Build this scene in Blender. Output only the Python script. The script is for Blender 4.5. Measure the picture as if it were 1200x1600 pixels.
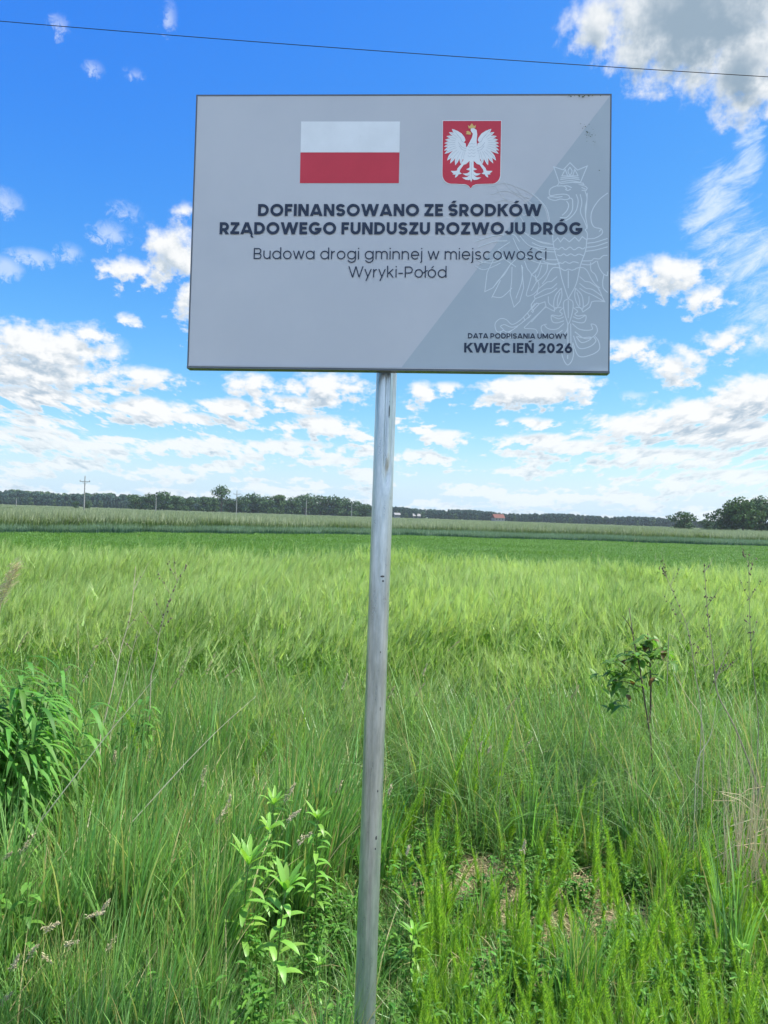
import bpy, math, random
import numpy as np
from mathutils import Vector, Matrix, Euler

for _o in list(bpy.data.objects):
    bpy.data.objects.remove(_o)
SC = bpy.context.scene
COL = SC.collection
rnd = random.Random(7)
RG = np.random.default_rng(11)

# ------------------------------------------------------------------ camera
EYE = 1.65
FPX = 1202.0                      # focal length in pixels of a 1200 px wide photograph
PITCH = math.atan(5 / FPX)
ROLL = math.radians(1.95)
cam_d = bpy.data.cameras.new('camera')
cam = bpy.data.objects.new('camera', cam_d)
COL.objects.link(cam)
cam_d.sensor_fit = 'VERTICAL'
cam_d.sensor_height = 24.0
cam_d.lens = 24.0 * FPX / 1600.0
cam_d.clip_start = 0.05
cam_d.clip_end = 9000
RC = Matrix.Rotation(math.pi / 2 + PITCH, 3, 'X') @ Matrix.Rotation(ROLL, 3, 'Z')
cam.matrix_world = Matrix.Translation((0, 0, EYE)) @ RC.to_4x4()
SC.camera = cam

# ------------------------------------------------------------------ light, exposure
SUN_EL = math.radians(60)
SUN_AZ = math.radians(86)          # to the right of the viewing direction (+Y), just behind the board
sun_vec = Vector((math.sin(SUN_AZ) * math.cos(SUN_EL), math.cos(SUN_AZ) * math.cos(SUN_EL), math.sin(SUN_EL)))
sl = bpy.data.lights.new('sun', 'SUN')
sl.energy = 5.0
sl.angle = math.radians(0.53)
sl.color = (1.0, 0.955, 0.88)
so = bpy.data.objects.new('sun', sl)
COL.objects.link(so)
so.rotation_euler = (-sun_vec).to_track_quat('-Z', 'Y').to_euler()
so.location = (20, 20, 60)
SC.view_settings.view_transform = 'Standard'
SC.view_settings.look = 'None'
SC.view_settings.gamma = 1
SC.view_settings.exposure = 0.9
SC.view_settings.use_curve_mapping = False
SC.cycles.max_bounces = 5
SC.cycles.diffuse_bounces = 2
SC.cycles.glossy_bounces = 2
SC.cycles.transmission_bounces = 4
SC.cycles.transparent_max_bounces = 6
SC.cycles.use_denoising = True
SC.cycles.use_adaptive_sampling = True
SC.cycles.adaptive_threshold = 0.02


# ------------------------------------------------------------------ pixel (1200 x 1600) -> world
def ray(px, py):
    return RC @ Vector(((px - 600) / FPX, -(py - 800) / FPX, -1.0))


def at_y(px, py, y):
    d = ray(px, py)
    return Vector((0, 0, EYE)) + d * (y / d.y)


def at_z(px, py, z=0.0):
    d = ray(px, py)
    return Vector((0, 0, EYE)) + d * ((z - EYE) / d.z)


def azel(px, py):
    d = ray(px, py).normalized()
    return math.atan2(d.x, d.y), math.asin(d.z)


# ------------------------------------------------------------------ tiny expression -> node compiler
class NT:
    def __init__(s, tree):
        s.t = tree

    def n(s, kind, **kw):
        nd = s.t.nodes.new(kind)
        for k, v in kw.items():
            setattr(nd, k, v)
        return nd

    def put(s, sock, v):
        if isinstance(v, E_):
            s.t.links.new(v.s, sock)
        elif hasattr(v, 'is_output'):
            s.t.links.new(v, sock)
        elif isinstance(v, (tuple, list)):
            if len(sock.default_value) == 4 and len(v) == 3:
                v = (*v, 1)
            sock.default_value = v
        else:
            sock.default_value = v

    def m(s, op, a, b=0.0, c=0.0, clamp=False):
        nd = s.n('ShaderNodeMath', operation=op, use_clamp=clamp)
        s.put(nd.inputs[0], a)
        s.put(nd.inputs[1], b)
        s.put(nd.inputs[2], c)
        return E_(s, nd.outputs[0])

    def vec(s, x, y, z=0.0):
        nd = s.n('ShaderNodeCombineXYZ')
        s.put(nd.inputs[0], x)
        s.put(nd.inputs[1], y)
        s.put(nd.inputs[2], z)
        return nd.outputs[0]

    def noise(s, v, scale=1.0, detail=5.0, rough=0.55, dist=0.0, dim='3D', out='Fac', lac=2.0):
        nd = s.n('ShaderNodeTexNoise', noise_dimensions=dim)
        s.put(nd.inputs['Vector'], v)
        nd.inputs['Scale'].default_value = scale
        nd.inputs['Detail'].default_value = detail
        nd.inputs['Roughness'].default_value = rough
        nd.inputs['Lacunarity'].default_value = lac
        nd.inputs['Distortion'].default_value = dist
        return E_(s, nd.outputs[out])

    def smooth(s, x, a, b, lo=0.0, hi=1.0):
        nd = s.n('ShaderNodeMapRange', interpolation_type='SMOOTHSTEP')
        s.put(nd.inputs[0], x)
        for i, v in enumerate((a, b, lo, hi)):
            s.put(nd.inputs[i + 1], v)
        return E_(s, nd.outputs[0])

    def lin(s, x, a, b, lo=0.0, hi=1.0):
        nd = s.n('ShaderNodeMapRange')
        s.put(nd.inputs[0], x)
        for i, v in enumerate((a, b, lo, hi)):
            s.put(nd.inputs[i + 1], v)
        return E_(s, nd.outputs[0])

    def mix(s, f, a, b):
        nd = s.n('ShaderNodeMix', data_type='RGBA')
        s.put(nd.inputs[0], f)
        s.put(nd.inputs[6], a)
        s.put(nd.inputs[7], b)
        return E_(s, nd.outputs[2])


class E_:
    def __init__(s, nt, sock):
        s.nt = nt
        s.s = sock

    def __add__(s, o): return s.nt.m('ADD', s, o)
    def __radd__(s, o): return s.nt.m('ADD', s, o)
    def __sub__(s, o): return s.nt.m('SUBTRACT', s, o)
    def __rsub__(s, o): return s.nt.m('SUBTRACT', o, s)
    def __mul__(s, o): return s.nt.m('MULTIPLY', s, o)
    def __rmul__(s, o): return s.nt.m('MULTIPLY', s, o)
    def __truediv__(s, o): return s.nt.m('DIVIDE', s, o)
    def max(s, o): return s.nt.m('MAXIMUM', s, o)
    def min(s, o): return s.nt.m('MINIMUM', s, o)


# ------------------------------------------------------------------ sky with clouds
# cumulus: (pixel x, pixel y, half width, half height, strength); turned into sky directions
CUM = [
    (1095, 5, 190, 125, 1.5), (1165, 95, 80, 100, 1.3), (1010, 80, 85, 50, 0.9), (940, 35, 75, 60, 0.9),
    (275, 400, 70, 60, 1.0), (205, 424, 55, 26, 0.9), (300, 470, 40, 60, 0.75), (288, 330, 22, 22, 0.6),
    (400, 430, 90, 70, 0.8),
    (1040, 430, 95, 38, 1.0), (1100, 465, 45, 30, 0.8), (960, 445, 60, 35, 0.8),
    (1060, 575, 60, 42, 0.95), (985, 545, 60, 24, 0.9), (1130, 535, 60, 28, 0.7), 
    (60, 545, 130, 48, 1.3), (60, 585, 150, 38, 1.2), (130, 525, 45, 28, 0.8), (225, 590, 75, 24, 1.0), (60, 620, 130, 22, 1.1), (200, 502, 26, 18, 0.8),
    (230, 642, 85, 28, 1.15), (360, 640, 75, 26, 1.15), (300, 655, 130, 16, 0.9),
    (395, 603, 55, 28, 1.0), (510, 606, 90, 36, 1.15), (465, 630, 100, 18, 0.9),
    (660, 615, 36, 25, 1.1), (695, 606, 30, 14, 0.8),
    (835, 612, 115, 34, 1.35), (790, 625, 75, 20, 1.0), (880, 600, 70, 28, 1.0),
    (1180, 620, 90, 42, 1.3), (1100, 650, 130, 36, 1.15), (1000, 670, 110, 30, 1.05), (1160, 680, 140, 32, 1.2), (840, 690, 90, 18, .95), (690, 685, 55, 20, 1.05),
    (660, 715, 70, 16, 1.0), (900, 700, 120, 20, .9), (1040, 715, 160, 22, 1.0), (120, 700, 130, 18, 1.0), (300, 700, 130, 18, 1.0), (500, 665, 90, 24, 1.05), (60, 680, 90, 18, .9),
    (450, 700, 120, 18, .9), (830, 660, 60, 12, .7), (1140, 745, 130, 16, .9), (60, 660, 60, 14, .7),
]
WISP = [
    # small wisps
    (265, 28, 14, 26, 0.42), (93, 40, 18, 16, 0.42), (147, 107, 18, 12, 0.42), (172, 365, 34, 20, 0.5), (195, 330, 30, 18, .34), (8, 316, 28, 22, .5), (6, 418, 28, 18, .7), (50, 402, 36, 14, .6),
    (110, 395, 22, 16, .45), (210, 115, 20, 10, .3), (180, 545, 26, 22, .45), (990, 618, 26, 9, .5),
]
CUM_OUT = [(-260, 520, 190, 60, 1.2), (-420, 300, 160, 90, 1.1), (1430, 380, 130, 80, 1.1), (1600, 560, 240, 70, 1.2), (1500, 60, 200, 120, 1.1), (-200, 40, 110, 70, .9), (-350, 660, 200, 30, 1.1)]
CIR = [(1170, 240, 26, 60), (1125, 315, 60, 62), (1165, 400, 62, 55), (1190, 470, 45, 90), (1110, 350, 45, 60)]

W = bpy.data.worlds.new('World')
SC.world = W
W.use_nodes = True
W.cycles.sampling_method = 'NONE'
wt = W.node_tree
wt.nodes.clear()
S = NT(wt)
tc = S.n('ShaderNodeTexCoord')
sep = S.n('ShaderNodeSeparateXYZ')
wt.links.new(tc.outputs['Generated'], sep.inputs[0])
dx, dy, dz = (E_(S, sep.outputs[i]) for i in range(3))
AZ = S.m('ARCTAN2', dx, dy)
EL = S.m('ARCSINE', dz)


REAR_FILL = S.smooth(dy * -1.0, -0.15, 0.45)     # unseen bright cloud added behind the camera to fill the board with light


def cloud_density(az, el, blobs, detail):
    """thickness of cumulus in the sky direction az, el (radians)"""
    fine = S.noise(S.vec(az * (1.6 - S.smooth(el, 0.0, 0.16) * 0.6), S.m('LOGARITHM', el.max(0.0) + 0.06, math.e) * 0.2 + el * 0.8, 0.0), 42.0, detail, 0.6, 0.0, dim='2D')
    coarse = S.noise(S.vec(az * 13.0, el * 52.0, 0.0), 1.0, 3.0, 0.55, dim='2D')
    # warp the outlines
    wz = S.noise(S.vec(az, el * 1.4, 0.3), 16.0, 3.0, 0.6, dim='2D')
    waz = az + (wz - 0.5) * 0.035
    wel = el + (fine - 0.5) * 0.022
    m = None
    wv = S.vec(waz, wel, 0.0)
    for (px, py, rx, ry, st) in blobs:
        a, e = azel(px, py)
        mp = S.n('ShaderNodeTexGradient', gradient_type='SPHERICAL')
        sx = FPX / rx / 2
        sy = FPX / ry / 2
        mp.texture_mapping.vector_type = 'POINT'
        mp.texture_mapping.translation = (-a * sx, -e * sy, 0)
        mp.texture_mapping.scale = (sx, sy, 1)
        wt.links.new(wv, mp.inputs[0])
        k = S.m('MULTIPLY_ADD', E_(S, mp.outputs['Fac']), st * 2.5, -st * 1.35)
        m = k if m is None else S.m('MAXIMUM', m, k)
    m = m.max(-0.9)
    # the field of flat cloud rows that fills the air near the horizon
    field = S.lin(EL, 0.0, 0.17, 0.42, -0.55)
    rows = (coarse - 0.5) * 4.2 + field + REAR_FILL * 1.15 - S.smooth(el, 0.13, 0.26) * (1.0 - REAR_FILL) * 1.4
    m = S.m('SMOOTH_MAX', m, rows, 0.3)
    return m + (fine - 0.52) * S.smooth(el, 0.24, 0.42, 2.3, 1.1)


# only blobs in the picture get the two-tap treatment
ALL = CUM + CUM_OUT
D0 = cloud_density(AZ, EL, ALL, 7.0)
D1 = cloud_density(AZ + 0.005, EL + 0.016, ALL, 3.0)
cover = S.smooth(D0, 0.0, S.smooth(EL, 0.05, 0.2, 0.45, 0.75))
slope = D0 - D1
lit = S.smooth(slope, -0.6, 0.6)
hi = S.smooth(EL, 0.24, 0.42)                       # clouds seen from right below are grey in the middle
grey = (1.0 - lit) * S.smooth(D0, 0.15, 0.9)
white = S.mix(REAR_FILL, (6.75, 6.85, 6.9), (9.1, 11.4, 14.3))  # added rear cloud is brighter and bluer, tuned for the light on the board
shade = S.mix(REAR_FILL, (3.2, 4.0, 4.8), (6.4, 8.3, 10.4))
ccol = S.mix(grey, white, shade)
under = S.mix(S.smooth(D1, 0.5, 1.5), (4.5, 5.0, 5.5), (2.2, 2.95, 3.7))
ccol = S.mix(hi * (1.0 - REAR_FILL) * S.smooth(D1, 0.15, 1.1), ccol, under)
low = S.smooth(EL, 0.0, 0.13)                       # air between us and the farthest clouds
ccol = S.mix((1.0 - low) * 0.2, ccol, (4.9, 6.4, 6.9))

sky = S.n('ShaderNodeTexSky', sky_type='NISHITA', sun_disc=False)
sky.sun_elevation = SUN_EL
sky.sun_rotation = SUN_AZ
sky.altitude = 200
sky.air_density = 1.0
sky.dust_density = 0.6
sky.ozone_density = 1.6
# the deep clear blue of this day: each channel of the sky texture gets its own contrast
ssep = S.n('ShaderNodeSeparateColor')
wt.links.new(sky.outputs[0], ssep.inputs[0])
scmb = S.n('ShaderNodeCombineColor')
for _i, (_g, _k) in enumerate(((1.85, 17.0), (1.12, 11.4), (0.23, 8.0))):
    S.put(scmb.inputs[_i], S.m('POWER', E_(S, ssep.outputs[_i]) * 0.1, _g) * _k)
skyc = E_(S, scmb.outputs[0])

# cirrus streaks high on the right
cm = None
for (px, py, rx, ry) in CIR:
    a, e = azel(px, py)
    u = (AZ - a) * (FPX / rx)
    v = (EL - e) * (FPX / ry)
    k = 1.0 - (u * u + v * v)
    cm = k if cm is None else S.m('SMOOTH_MAX', cm, k, 0.4)
cr = S.vec(AZ * 0.9 + EL * 0.35, EL * 2.6 - AZ * 1.0, 0.0)
st = S.noise(cr, 17.0, 7.0, 0.72, 0.3, dim='2D')
cirrus = S.smooth(cm + (st - 0.5) * 3.2, 0.1, 1.7) * 0.82
c1 = S.mix(cirrus, skyc, (5.6, 6.4, 7.1))
wn = S.noise(S.vec(AZ, EL, 0.0), 85.0, 6.0, 0.7, 0.4, dim='2D')
wv2 = S.vec(AZ + (wn - 0.5) * 0.02, EL + (wn - 0.5) * 0.02, 0.0)
wm_ = None
for (px, py, rx, ry, st_) in WISP:
    a, e = azel(px, py)
    nd = S.n('ShaderNodeTexGradient', gradient_type='SPHERICAL')
    sx, sy = FPX / rx / 1.2, FPX / ry / 1.2
    nd.texture_mapping.translation = (-a * sx, -e * sy, 0)
    nd.texture_mapping.scale = (sx, sy, 1)
    wt.links.new(wv2, nd.inputs[0])
    k = E_(S, nd.outputs['Fac']) * (st_ * 2.2)
    wm_ = k if wm_ is None else S.m('MAXIMUM', wm_, k)
wisp = S.smooth(wm_ * 1.3 + (wn - 0.5) * 2.6 * S.smooth(wm_, 0.0, 0.25), 0.1, 1.6) * 0.48
c1 = S.mix(wisp, c1, (6.4, 6.8, 7.2))
c1 = S.mix((1.0 - S.smooth(EL, 0.0, 0.09)) * 0.68, c1, (3.7, 5.7, 6.6))
c2 = S.mix(cover * (low * 0.25 + 0.75), c1, ccol)
# pale air right above the horizon
bg = S.n('ShaderNodeBackground')
S.put(bg.inputs[0], c2)
bg.inputs[1].default_value = 0.0785
wo = S.n('ShaderNodeOutputWorld')
wt.links.new(bg.outputs[0], wo.inputs[0])


# ------------------------------------------------------------------ object helpers
def tag(o, label=None, cat=None, group=None, kind=None):
    if label: o['label'] = label
    if cat: o['category'] = cat
    if group: o['group'] = group
    if kind or cat: o['kind'] = kind or 'thing'
    return o


def empty(name, loc=(0, 0, 0), rz=0.0):
    o = bpy.data.objects.new(name, None)
    o.location = loc
    o.rotation_euler = (0, 0, rz)
    o.empty_display_size = 0.1
    COL.objects.link(o)
    return o


class MB:
    """collects polygons; optional per-face random value and 0..1 height along the leaf"""

    def __init__(s):
        s.v = []
        s.f = []
        s.r = []
        s.t = []
        s.nv = 0

    def add(s, v, f, r=None, t=None):
        v = np.asarray(v, float).reshape(-1, 3)
        s.v.append(v)
        s.f += [tuple(int(i) + s.nv for i in q) for q in f]
        s.r.append(np.full(len(v), 0.5) if r is None else np.broadcast_to(np.asarray(r, float), (len(v),)).copy())
        s.t.append(np.zeros(len(v)) if t is None else np.broadcast_to(np.asarray(t, float), (len(v),)).copy())
        s.nv += len(v)

    def box(s, x0, x1, y0, y1, z0, z1, r=None):
        v = [(x, y, z) for z in (z0, z1) for y in (y0, y1) for x in (x0, x1)]
        s.add(v, [(0, 2, 3, 1), (4, 5, 7, 6), (0, 1, 5, 4), (2, 6, 7, 3), (0, 4, 6, 2), (1, 3, 7, 5)], r)

    def tube(s, pts, rad, n=8, r=None, t=None, cap=True, smooth=None):
        pts = [Vector(p) for p in pts]
        if not hasattr(rad, '__len__'):
            rad = [rad] * len(pts)
        vs = []
        tt = []
        prev = None
        for i, p in enumerate(pts):
            a = pts[max(i - 1, 0)]
            b = pts[min(i + 1, len(pts) - 1)]
            d = (b - a).normalized()
            if prev is None:
                u = d.orthogonal().normalized()
            else:
                u = (prev - d * prev.dot(d)).normalized()
            prev = u
            w = d.cross(u)
            for k in range(n):
                an = 2 * math.pi * k / n
                vs.append(p + (u * math.cos(an) + w * math.sin(an)) * rad[i])
                tt.append(i / (len(pts) - 1))
        fs = [(i * n + k, i * n + (k + 1) % n, (i + 1) * n + (k + 1) % n, (i + 1) * n + k) for i in range(len(pts) - 1) for k in range(n)]
        if cap:
            fs += [tuple(reversed(range(n))), tuple((len(pts) - 1) * n + k for k in range(n))]
        s.add(vs, fs, r, tt if t is None else t)

    def data(s, name, mat, smooth=False):
        me = bpy.data.meshes.new(name)
        v = np.concatenate(s.v) if s.v else np.zeros((0, 3))
        me.vertices.add(len(v))
        me.vertices.foreach_set('co', v.astype(np.float32).ravel())
        nl = sum(len(q) for q in s.f)
        me.loops.add(nl)
        me.loops.foreach_set('vertex_index', np.fromiter((i for q in s.f for i in q), np.int32, nl))
        me.polygons.add(len(s.f))
        ln = np.fromiter((len(q) for q in s.f), np.int32, len(s.f))
        me.polygons.foreach_set('loop_start', np.concatenate([[0], np.cumsum(ln)[:-1]]).astype(np.int32))
        me.polygons.foreach_set('loop_total', ln)
        me.polygons.foreach_set('use_smooth', np.full(len(s.f), smooth))
        me.update(calc_edges=True)
        a = me.attributes.new('rnd', 'FLOAT', 'POINT')
        a.data.foreach_set('value', np.concatenate(s.r).astype(np.float32))
        a = me.attributes.new('tip', 'FLOAT', 'POINT')
        a.data.foreach_set('value', np.concatenate(s.t).astype(np.float32))
        me.materials.append(mat)
        return me

    def build(s, name, mat, parent=None, smooth=False, loc=None):
        o = bpy.data.objects.new(name, s.data(name, mat, smooth))
        COL.objects.link(o)
        if parent: o.parent = parent
        if loc is not None: o.location = loc
        return o


def blades(mb, base, h, leanaz, lean, w, segs=4, droop=0.45, az=None, r=None, blunt=0.0, wprof=None, t0=0.0, t1=1.0, tip_r=None):
    """N leaf strips at once. base (N,3); every other argument is a number or an (N,) array"""
    base = np.asarray(base, float)
    N = len(base)
    h, leanaz, lean, w, droop = (np.broadcast_to(np.asarray(x, float), (N,)) for x in (h, leanaz, lean, w, droop))
    if az is None:
        az = leanaz + math.pi / 2 + RG.normal(0, 0.5, N)
    az = np.broadcast_to(az, (N,))
    r = RG.random(N) if r is None else np.broadcast_to(r, (N,))
    ld = np.stack([np.cos(leanaz), np.sin(leanaz), np.zeros(N)], 1)
    wd = np.stack([np.cos(az), np.sin(az), np.zeros(N)], 1)
    V = np.zeros((N, 2 * segs + 1, 3))
    T = np.zeros((N, 2 * segs + 1))
    for i in range(segs + 1):
        s_ = i / segs
        c = base + ld * (h * lean * s_ ** 2)[:, None]
        c = c + np.array([0, 0, 1.0]) * (h * (s_ - droop * np.minimum(lean, 1.6) * s_ ** 3))[:, None]
        if wprof is None:
            ww = w * (1 - s_ ** 2.2) * (0.65 + 0.35 * min(1, s_ * 4))
        else:
            ww = w * wprof(s_)
        if i < segs:
            V[:, 2 * i] = c - wd * (ww / 2)[:, None]
            V[:, 2 * i + 1] = c + wd * (ww / 2)[:, None]
            T[:, 2 * i] = T[:, 2 * i + 1] = t0 + (t1 - t0) * s_
        else:
            V[:, 2 * segs] = c
            T[:, 2 * segs] = t1
    f1 = [(2 * i, 2 * i + 1, 2 * i + 3, 2 * i + 2) for i in range(segs - 1)] + [(2 * segs - 2, 2 * segs - 1, 2 * segs)]
    k = 2 * segs + 1
    F = [tuple(a + n * k for a in q) for n in range(N) for q in f1]
    mb.add(V.reshape(-1, 3), F, np.repeat(r, k), T.ravel())
    return V[:, 2 * segs]


def needles(mb, a, b, w, r=0.5, t=(0, 1)):
    """thin triangles from points a to points b (N,3)"""
    a = np.asarray(a, float)
    b = np.asarray(b, float)
    N = len(a)
    d = b - a
    q = RG.normal(size=(N, 3))
    s_ = np.cross(d, q)
    s_ /= np.linalg.norm(s_, axis=1)[:, None] + 1e-9
    w = np.broadcast_to(np.asarray(w, float), (N,))[:, None]
    V = np.stack([a - s_ * w / 2, a + s_ * w / 2, b], 1)
    T = np.tile([t[0], t[0], t[1]], N)
    mb.add(V.reshape(-1, 3), [(3 * n, 3 * n + 1, 3 * n + 2) for n in range(N)], np.repeat(np.broadcast_to(r, (N,)), 3), T)


def petal(mb, p, d, up, length, width, bend=0.3, fold=0.15, segs=5, r=None, prof=None):
    """a lanceolate leaf with a folded midrib, from p along d, arching down"""
    p, d, up = Vector(p), Vector(d).normalized(), Vector(up)
    side = d.cross(up).normalized()
    nrm = side.cross(d).normalized()
    vs = []
    ts = []
    for i in range(segs + 1):
        s_ = i / segs
        c = p + d * (length * (s_ - 0.18 * bend * s_ ** 3)) - Vector((0, 0, 1)) * (length * bend * s_ ** 2.1)
        ww = width / 2 * (prof(s_) if prof else (math.sin(math.pi * min(1, s_ * 0.93 + 0.07)) ** 0.8))
        if i == segs: ww = 0.0006
        for k in (-1, 0, 1):
            vs.append(c + side * (ww * k) + nrm * (abs(k) * ww * fold * 2))
            ts.append(s_)
    fs = []
    for i in range(segs):
        for k in (0, 1):
            fs.append((i * 3 + k, i * 3 + k + 1, i * 3 + k + 4, i * 3 + k + 3))
    mb.add(vs, fs, rnd.random() if r is None else r, ts)


# ------------------------------------------------------------------ materials
def new_mat(name):
    m = bpy.data.materials.new(name)
    m.use_nodes = True
    m.node_tree.nodes.clear()
    s = NT(m.node_tree)
    out = s.n('ShaderNodeOutputMaterial')
    return m, s, out


def leaf_mat(name, a, b, tipc=None, tip=0.0, tip0=0.35, tip1=1.0, trans=0.35, tcol=1.5, rough=0.5, spec=0.3, wild=0.35, dry=None, dryp=0.0, wscale=1.2):
    """foliage: two colours mixed by each leaf's own number, by plant and by place; light shines through"""
    m, s, out = new_mat(name)
    at = s.n('ShaderNodeAttribute', attribute_name='rnd')
    ti = s.n('ShaderNodeAttribute', attribute_name='tip')
    oi = s.n('ShaderNodeObjectInfo')
    geo = s.n('ShaderNodeNewGeometry')
    R = E_(s, at.outputs['Fac'])
    T = E_(s, ti.outputs['Fac'])
    O = E_(s, oi.outputs['Random'])
    P = s.noise(geo.outputs['Position'], wscale, 3.0, 0.6)
    f = s.m('ADD', R * (0.55) + O * 0.25, (P - 0.35) * 0.9, clamp=True)
    c = s.mix(f, a, b)
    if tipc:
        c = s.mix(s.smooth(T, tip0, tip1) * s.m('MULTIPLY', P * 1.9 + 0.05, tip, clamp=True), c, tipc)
    if dry:
        c = s.mix(s.smooth(s.m('FRACT', R * 7.31), 1 - dryp - 0.02, 1 - dryp + 0.02), c, dry)
    hs = s.n('ShaderNodeHueSaturation')
    s.put(hs.inputs['Color'], c)
    s.put(hs.inputs['Value'], (s.m('FRACT', R * 3.7 + O * 5.0) - 0.5) * wild * 2 + 1.0)
    s.put(hs.inputs['Hue'], (s.m('FRACT', R * 5.9 + O * 3.0) - 0.5) * 0.025 + 0.5)
    col = E_(s, hs.outputs[0])
    p = s.n('ShaderNodeBsdfPrincipled')
    s.put(p.inputs['Base Color'], col)
    p.inputs['Roughness'].default_value = rough
    p.inputs['Specular IOR Level'].default_value = spec
    tr = s.n('ShaderNodeBsdfTranslucent')
    tw = s.n('ShaderNodeMix', data_type='RGBA', blend_type='MULTIPLY')
    tw.inputs[0].default_value = 1.0
    s.put(tw.inputs[6], col)
    s.put(tw.inputs[7], (tcol * 1.05, tcol * 1.15, tcol * 0.5, 1))
    s.put(tr.inputs[0], tw.outputs[2])
    mx = s.n('ShaderNodeMixShader')
    mx.inputs[0].default_value = trans
    m.node_tree.links.new(p.outputs[0], mx.inputs[1])
    m.node_tree.links.new(tr.outputs[0], mx.inputs[2])
    m.node_tree.links.new(mx.outputs[0], out.inputs[0])
    return m


def flat_mat(name, c, rough=0.5, spec=0.3, c2=None, scale=8.0, amount=1.0, bump=0.0, metal=0.0, coord='Object', detail=5.0):
    m, s, out = new_mat(name)
    p = s.n('ShaderNodeBsdfPrincipled')
    tcn = s.n('ShaderNodeTexCoord')
    nz = s.noise(tcn.outputs[coord], scale, detail, 0.6)
    col = s.mix(s.smooth(nz, 0.35, 0.65) * amount, c, c2 if c2 else tuple(x * 0.93 for x in c))
    s.put(p.inputs['Base Color'], col)
    s.put(p.inputs['Roughness'], (nz - 0.5) * 0.2 + rough)
    p.inputs['Specular IOR Level'].default_value = spec
    p.inputs['Metallic'].default_value = metal
    if bump:
        b = s.n('ShaderNodeBump')
        b.inputs['Strength'].default_value = bump
        b.inputs['Distance'].default_value = 0.02
        s.put(b.inputs['Height'], nz)
        m.node_tree.links.new(b.outputs[0], p.inputs['Normal'])
    m.node_tree.links.new(p.outputs[0], out.inputs[0])
    return m


# =====================================================================================
#  GROUND
# =====================================================================================
def ground_mat():
    m, s, out = new_mat('soil_and_turf')
    geo = s.n('ShaderNodeNewGeometry')
    pos = geo.outputs['Position']
    sp = s.n('ShaderNodeSeparateXYZ')
    m.node_tree.links.new(pos, sp.inputs[0])
    n1 = s.noise(pos, 6.0, 8.0, 0.65)
    n2 = s.noise(pos, 0.05, 4.0, 0.6)
    n3 = s.noise(pos, 60.0, 4.0, 0.7)
    soil = s.mix(n3, (0.10, 0.078, 0.048), (0.33, 0.27, 0.17))
    turf = s.mix(n2, (0.050, 0.085, 0.022), (0.10, 0.13, 0.05))
    near = s.smooth(E_(s, sp.outputs[1]), 5.0, 14.0)
    c = s.mix(near, s.mix(s.smooth(n1, 0.4, 0.6), soil, (0.05, 0.06, 0.025)), turf)
    p = s.n('ShaderNodeBsdfPrincipled')
    s.put(p.inputs['Base Color'], c)
    p.inputs['Roughness'].default_value = 0.95
    p.inputs['Specular IOR Level'].default_value = 0.1
    b = s.n('ShaderNodeBump')
    b.inputs['Strength'].default_value = 0.6
    b.inputs['Distance'].default_value = 0.03
    s.put(b.inputs['Height'], n1 + n3 * 0.5)
    m.node_tree.links.new(b.outputs[0], p.inputs['Normal'])
    m.node_tree.links.new(p.outputs[0], out.inputs[0])
    return m


def patch_h(x, y):
    """gentle relief of the verge: a low mound where the soil shows"""
    d = math.exp(-(((x - 0.42) / 0.55) ** 2 + ((y - 3.3) / 0.5) ** 2))
    return 0.05 * d + 0.012 * math.sin(x * 5 + y * 3) * math.cos(y * 4 - x * 2)


mb = MB()
xs = np.concatenate([np.linspace(-1300, -60, 12), np.linspace(-30, -6, 5), np.linspace(-4, 4, 81), np.linspace(6, 30, 5), np.linspace(60, 1300, 12)])
ys = np.concatenate([np.linspace(-300, -10, 6), np.linspace(-2, 7, 91), np.linspace(9, 60, 10), np.linspace(100, 1400, 20)])
V = [(x, y, patch_h(x, y) if (abs(x) < 4 and 0 < y < 6.9) else 0.0) for y in ys for x in xs]
nx = len(xs)
F = [(j * nx + i, j * nx + i + 1, (j + 1) * nx + i + 1, (j + 1) * nx + i) for j in range(len(ys) - 1) for i in range(nx - 1)]
mb.add(V, F)
tag(mb.build('ground', ground_mat(), smooth=True), kind='structure')


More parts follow.
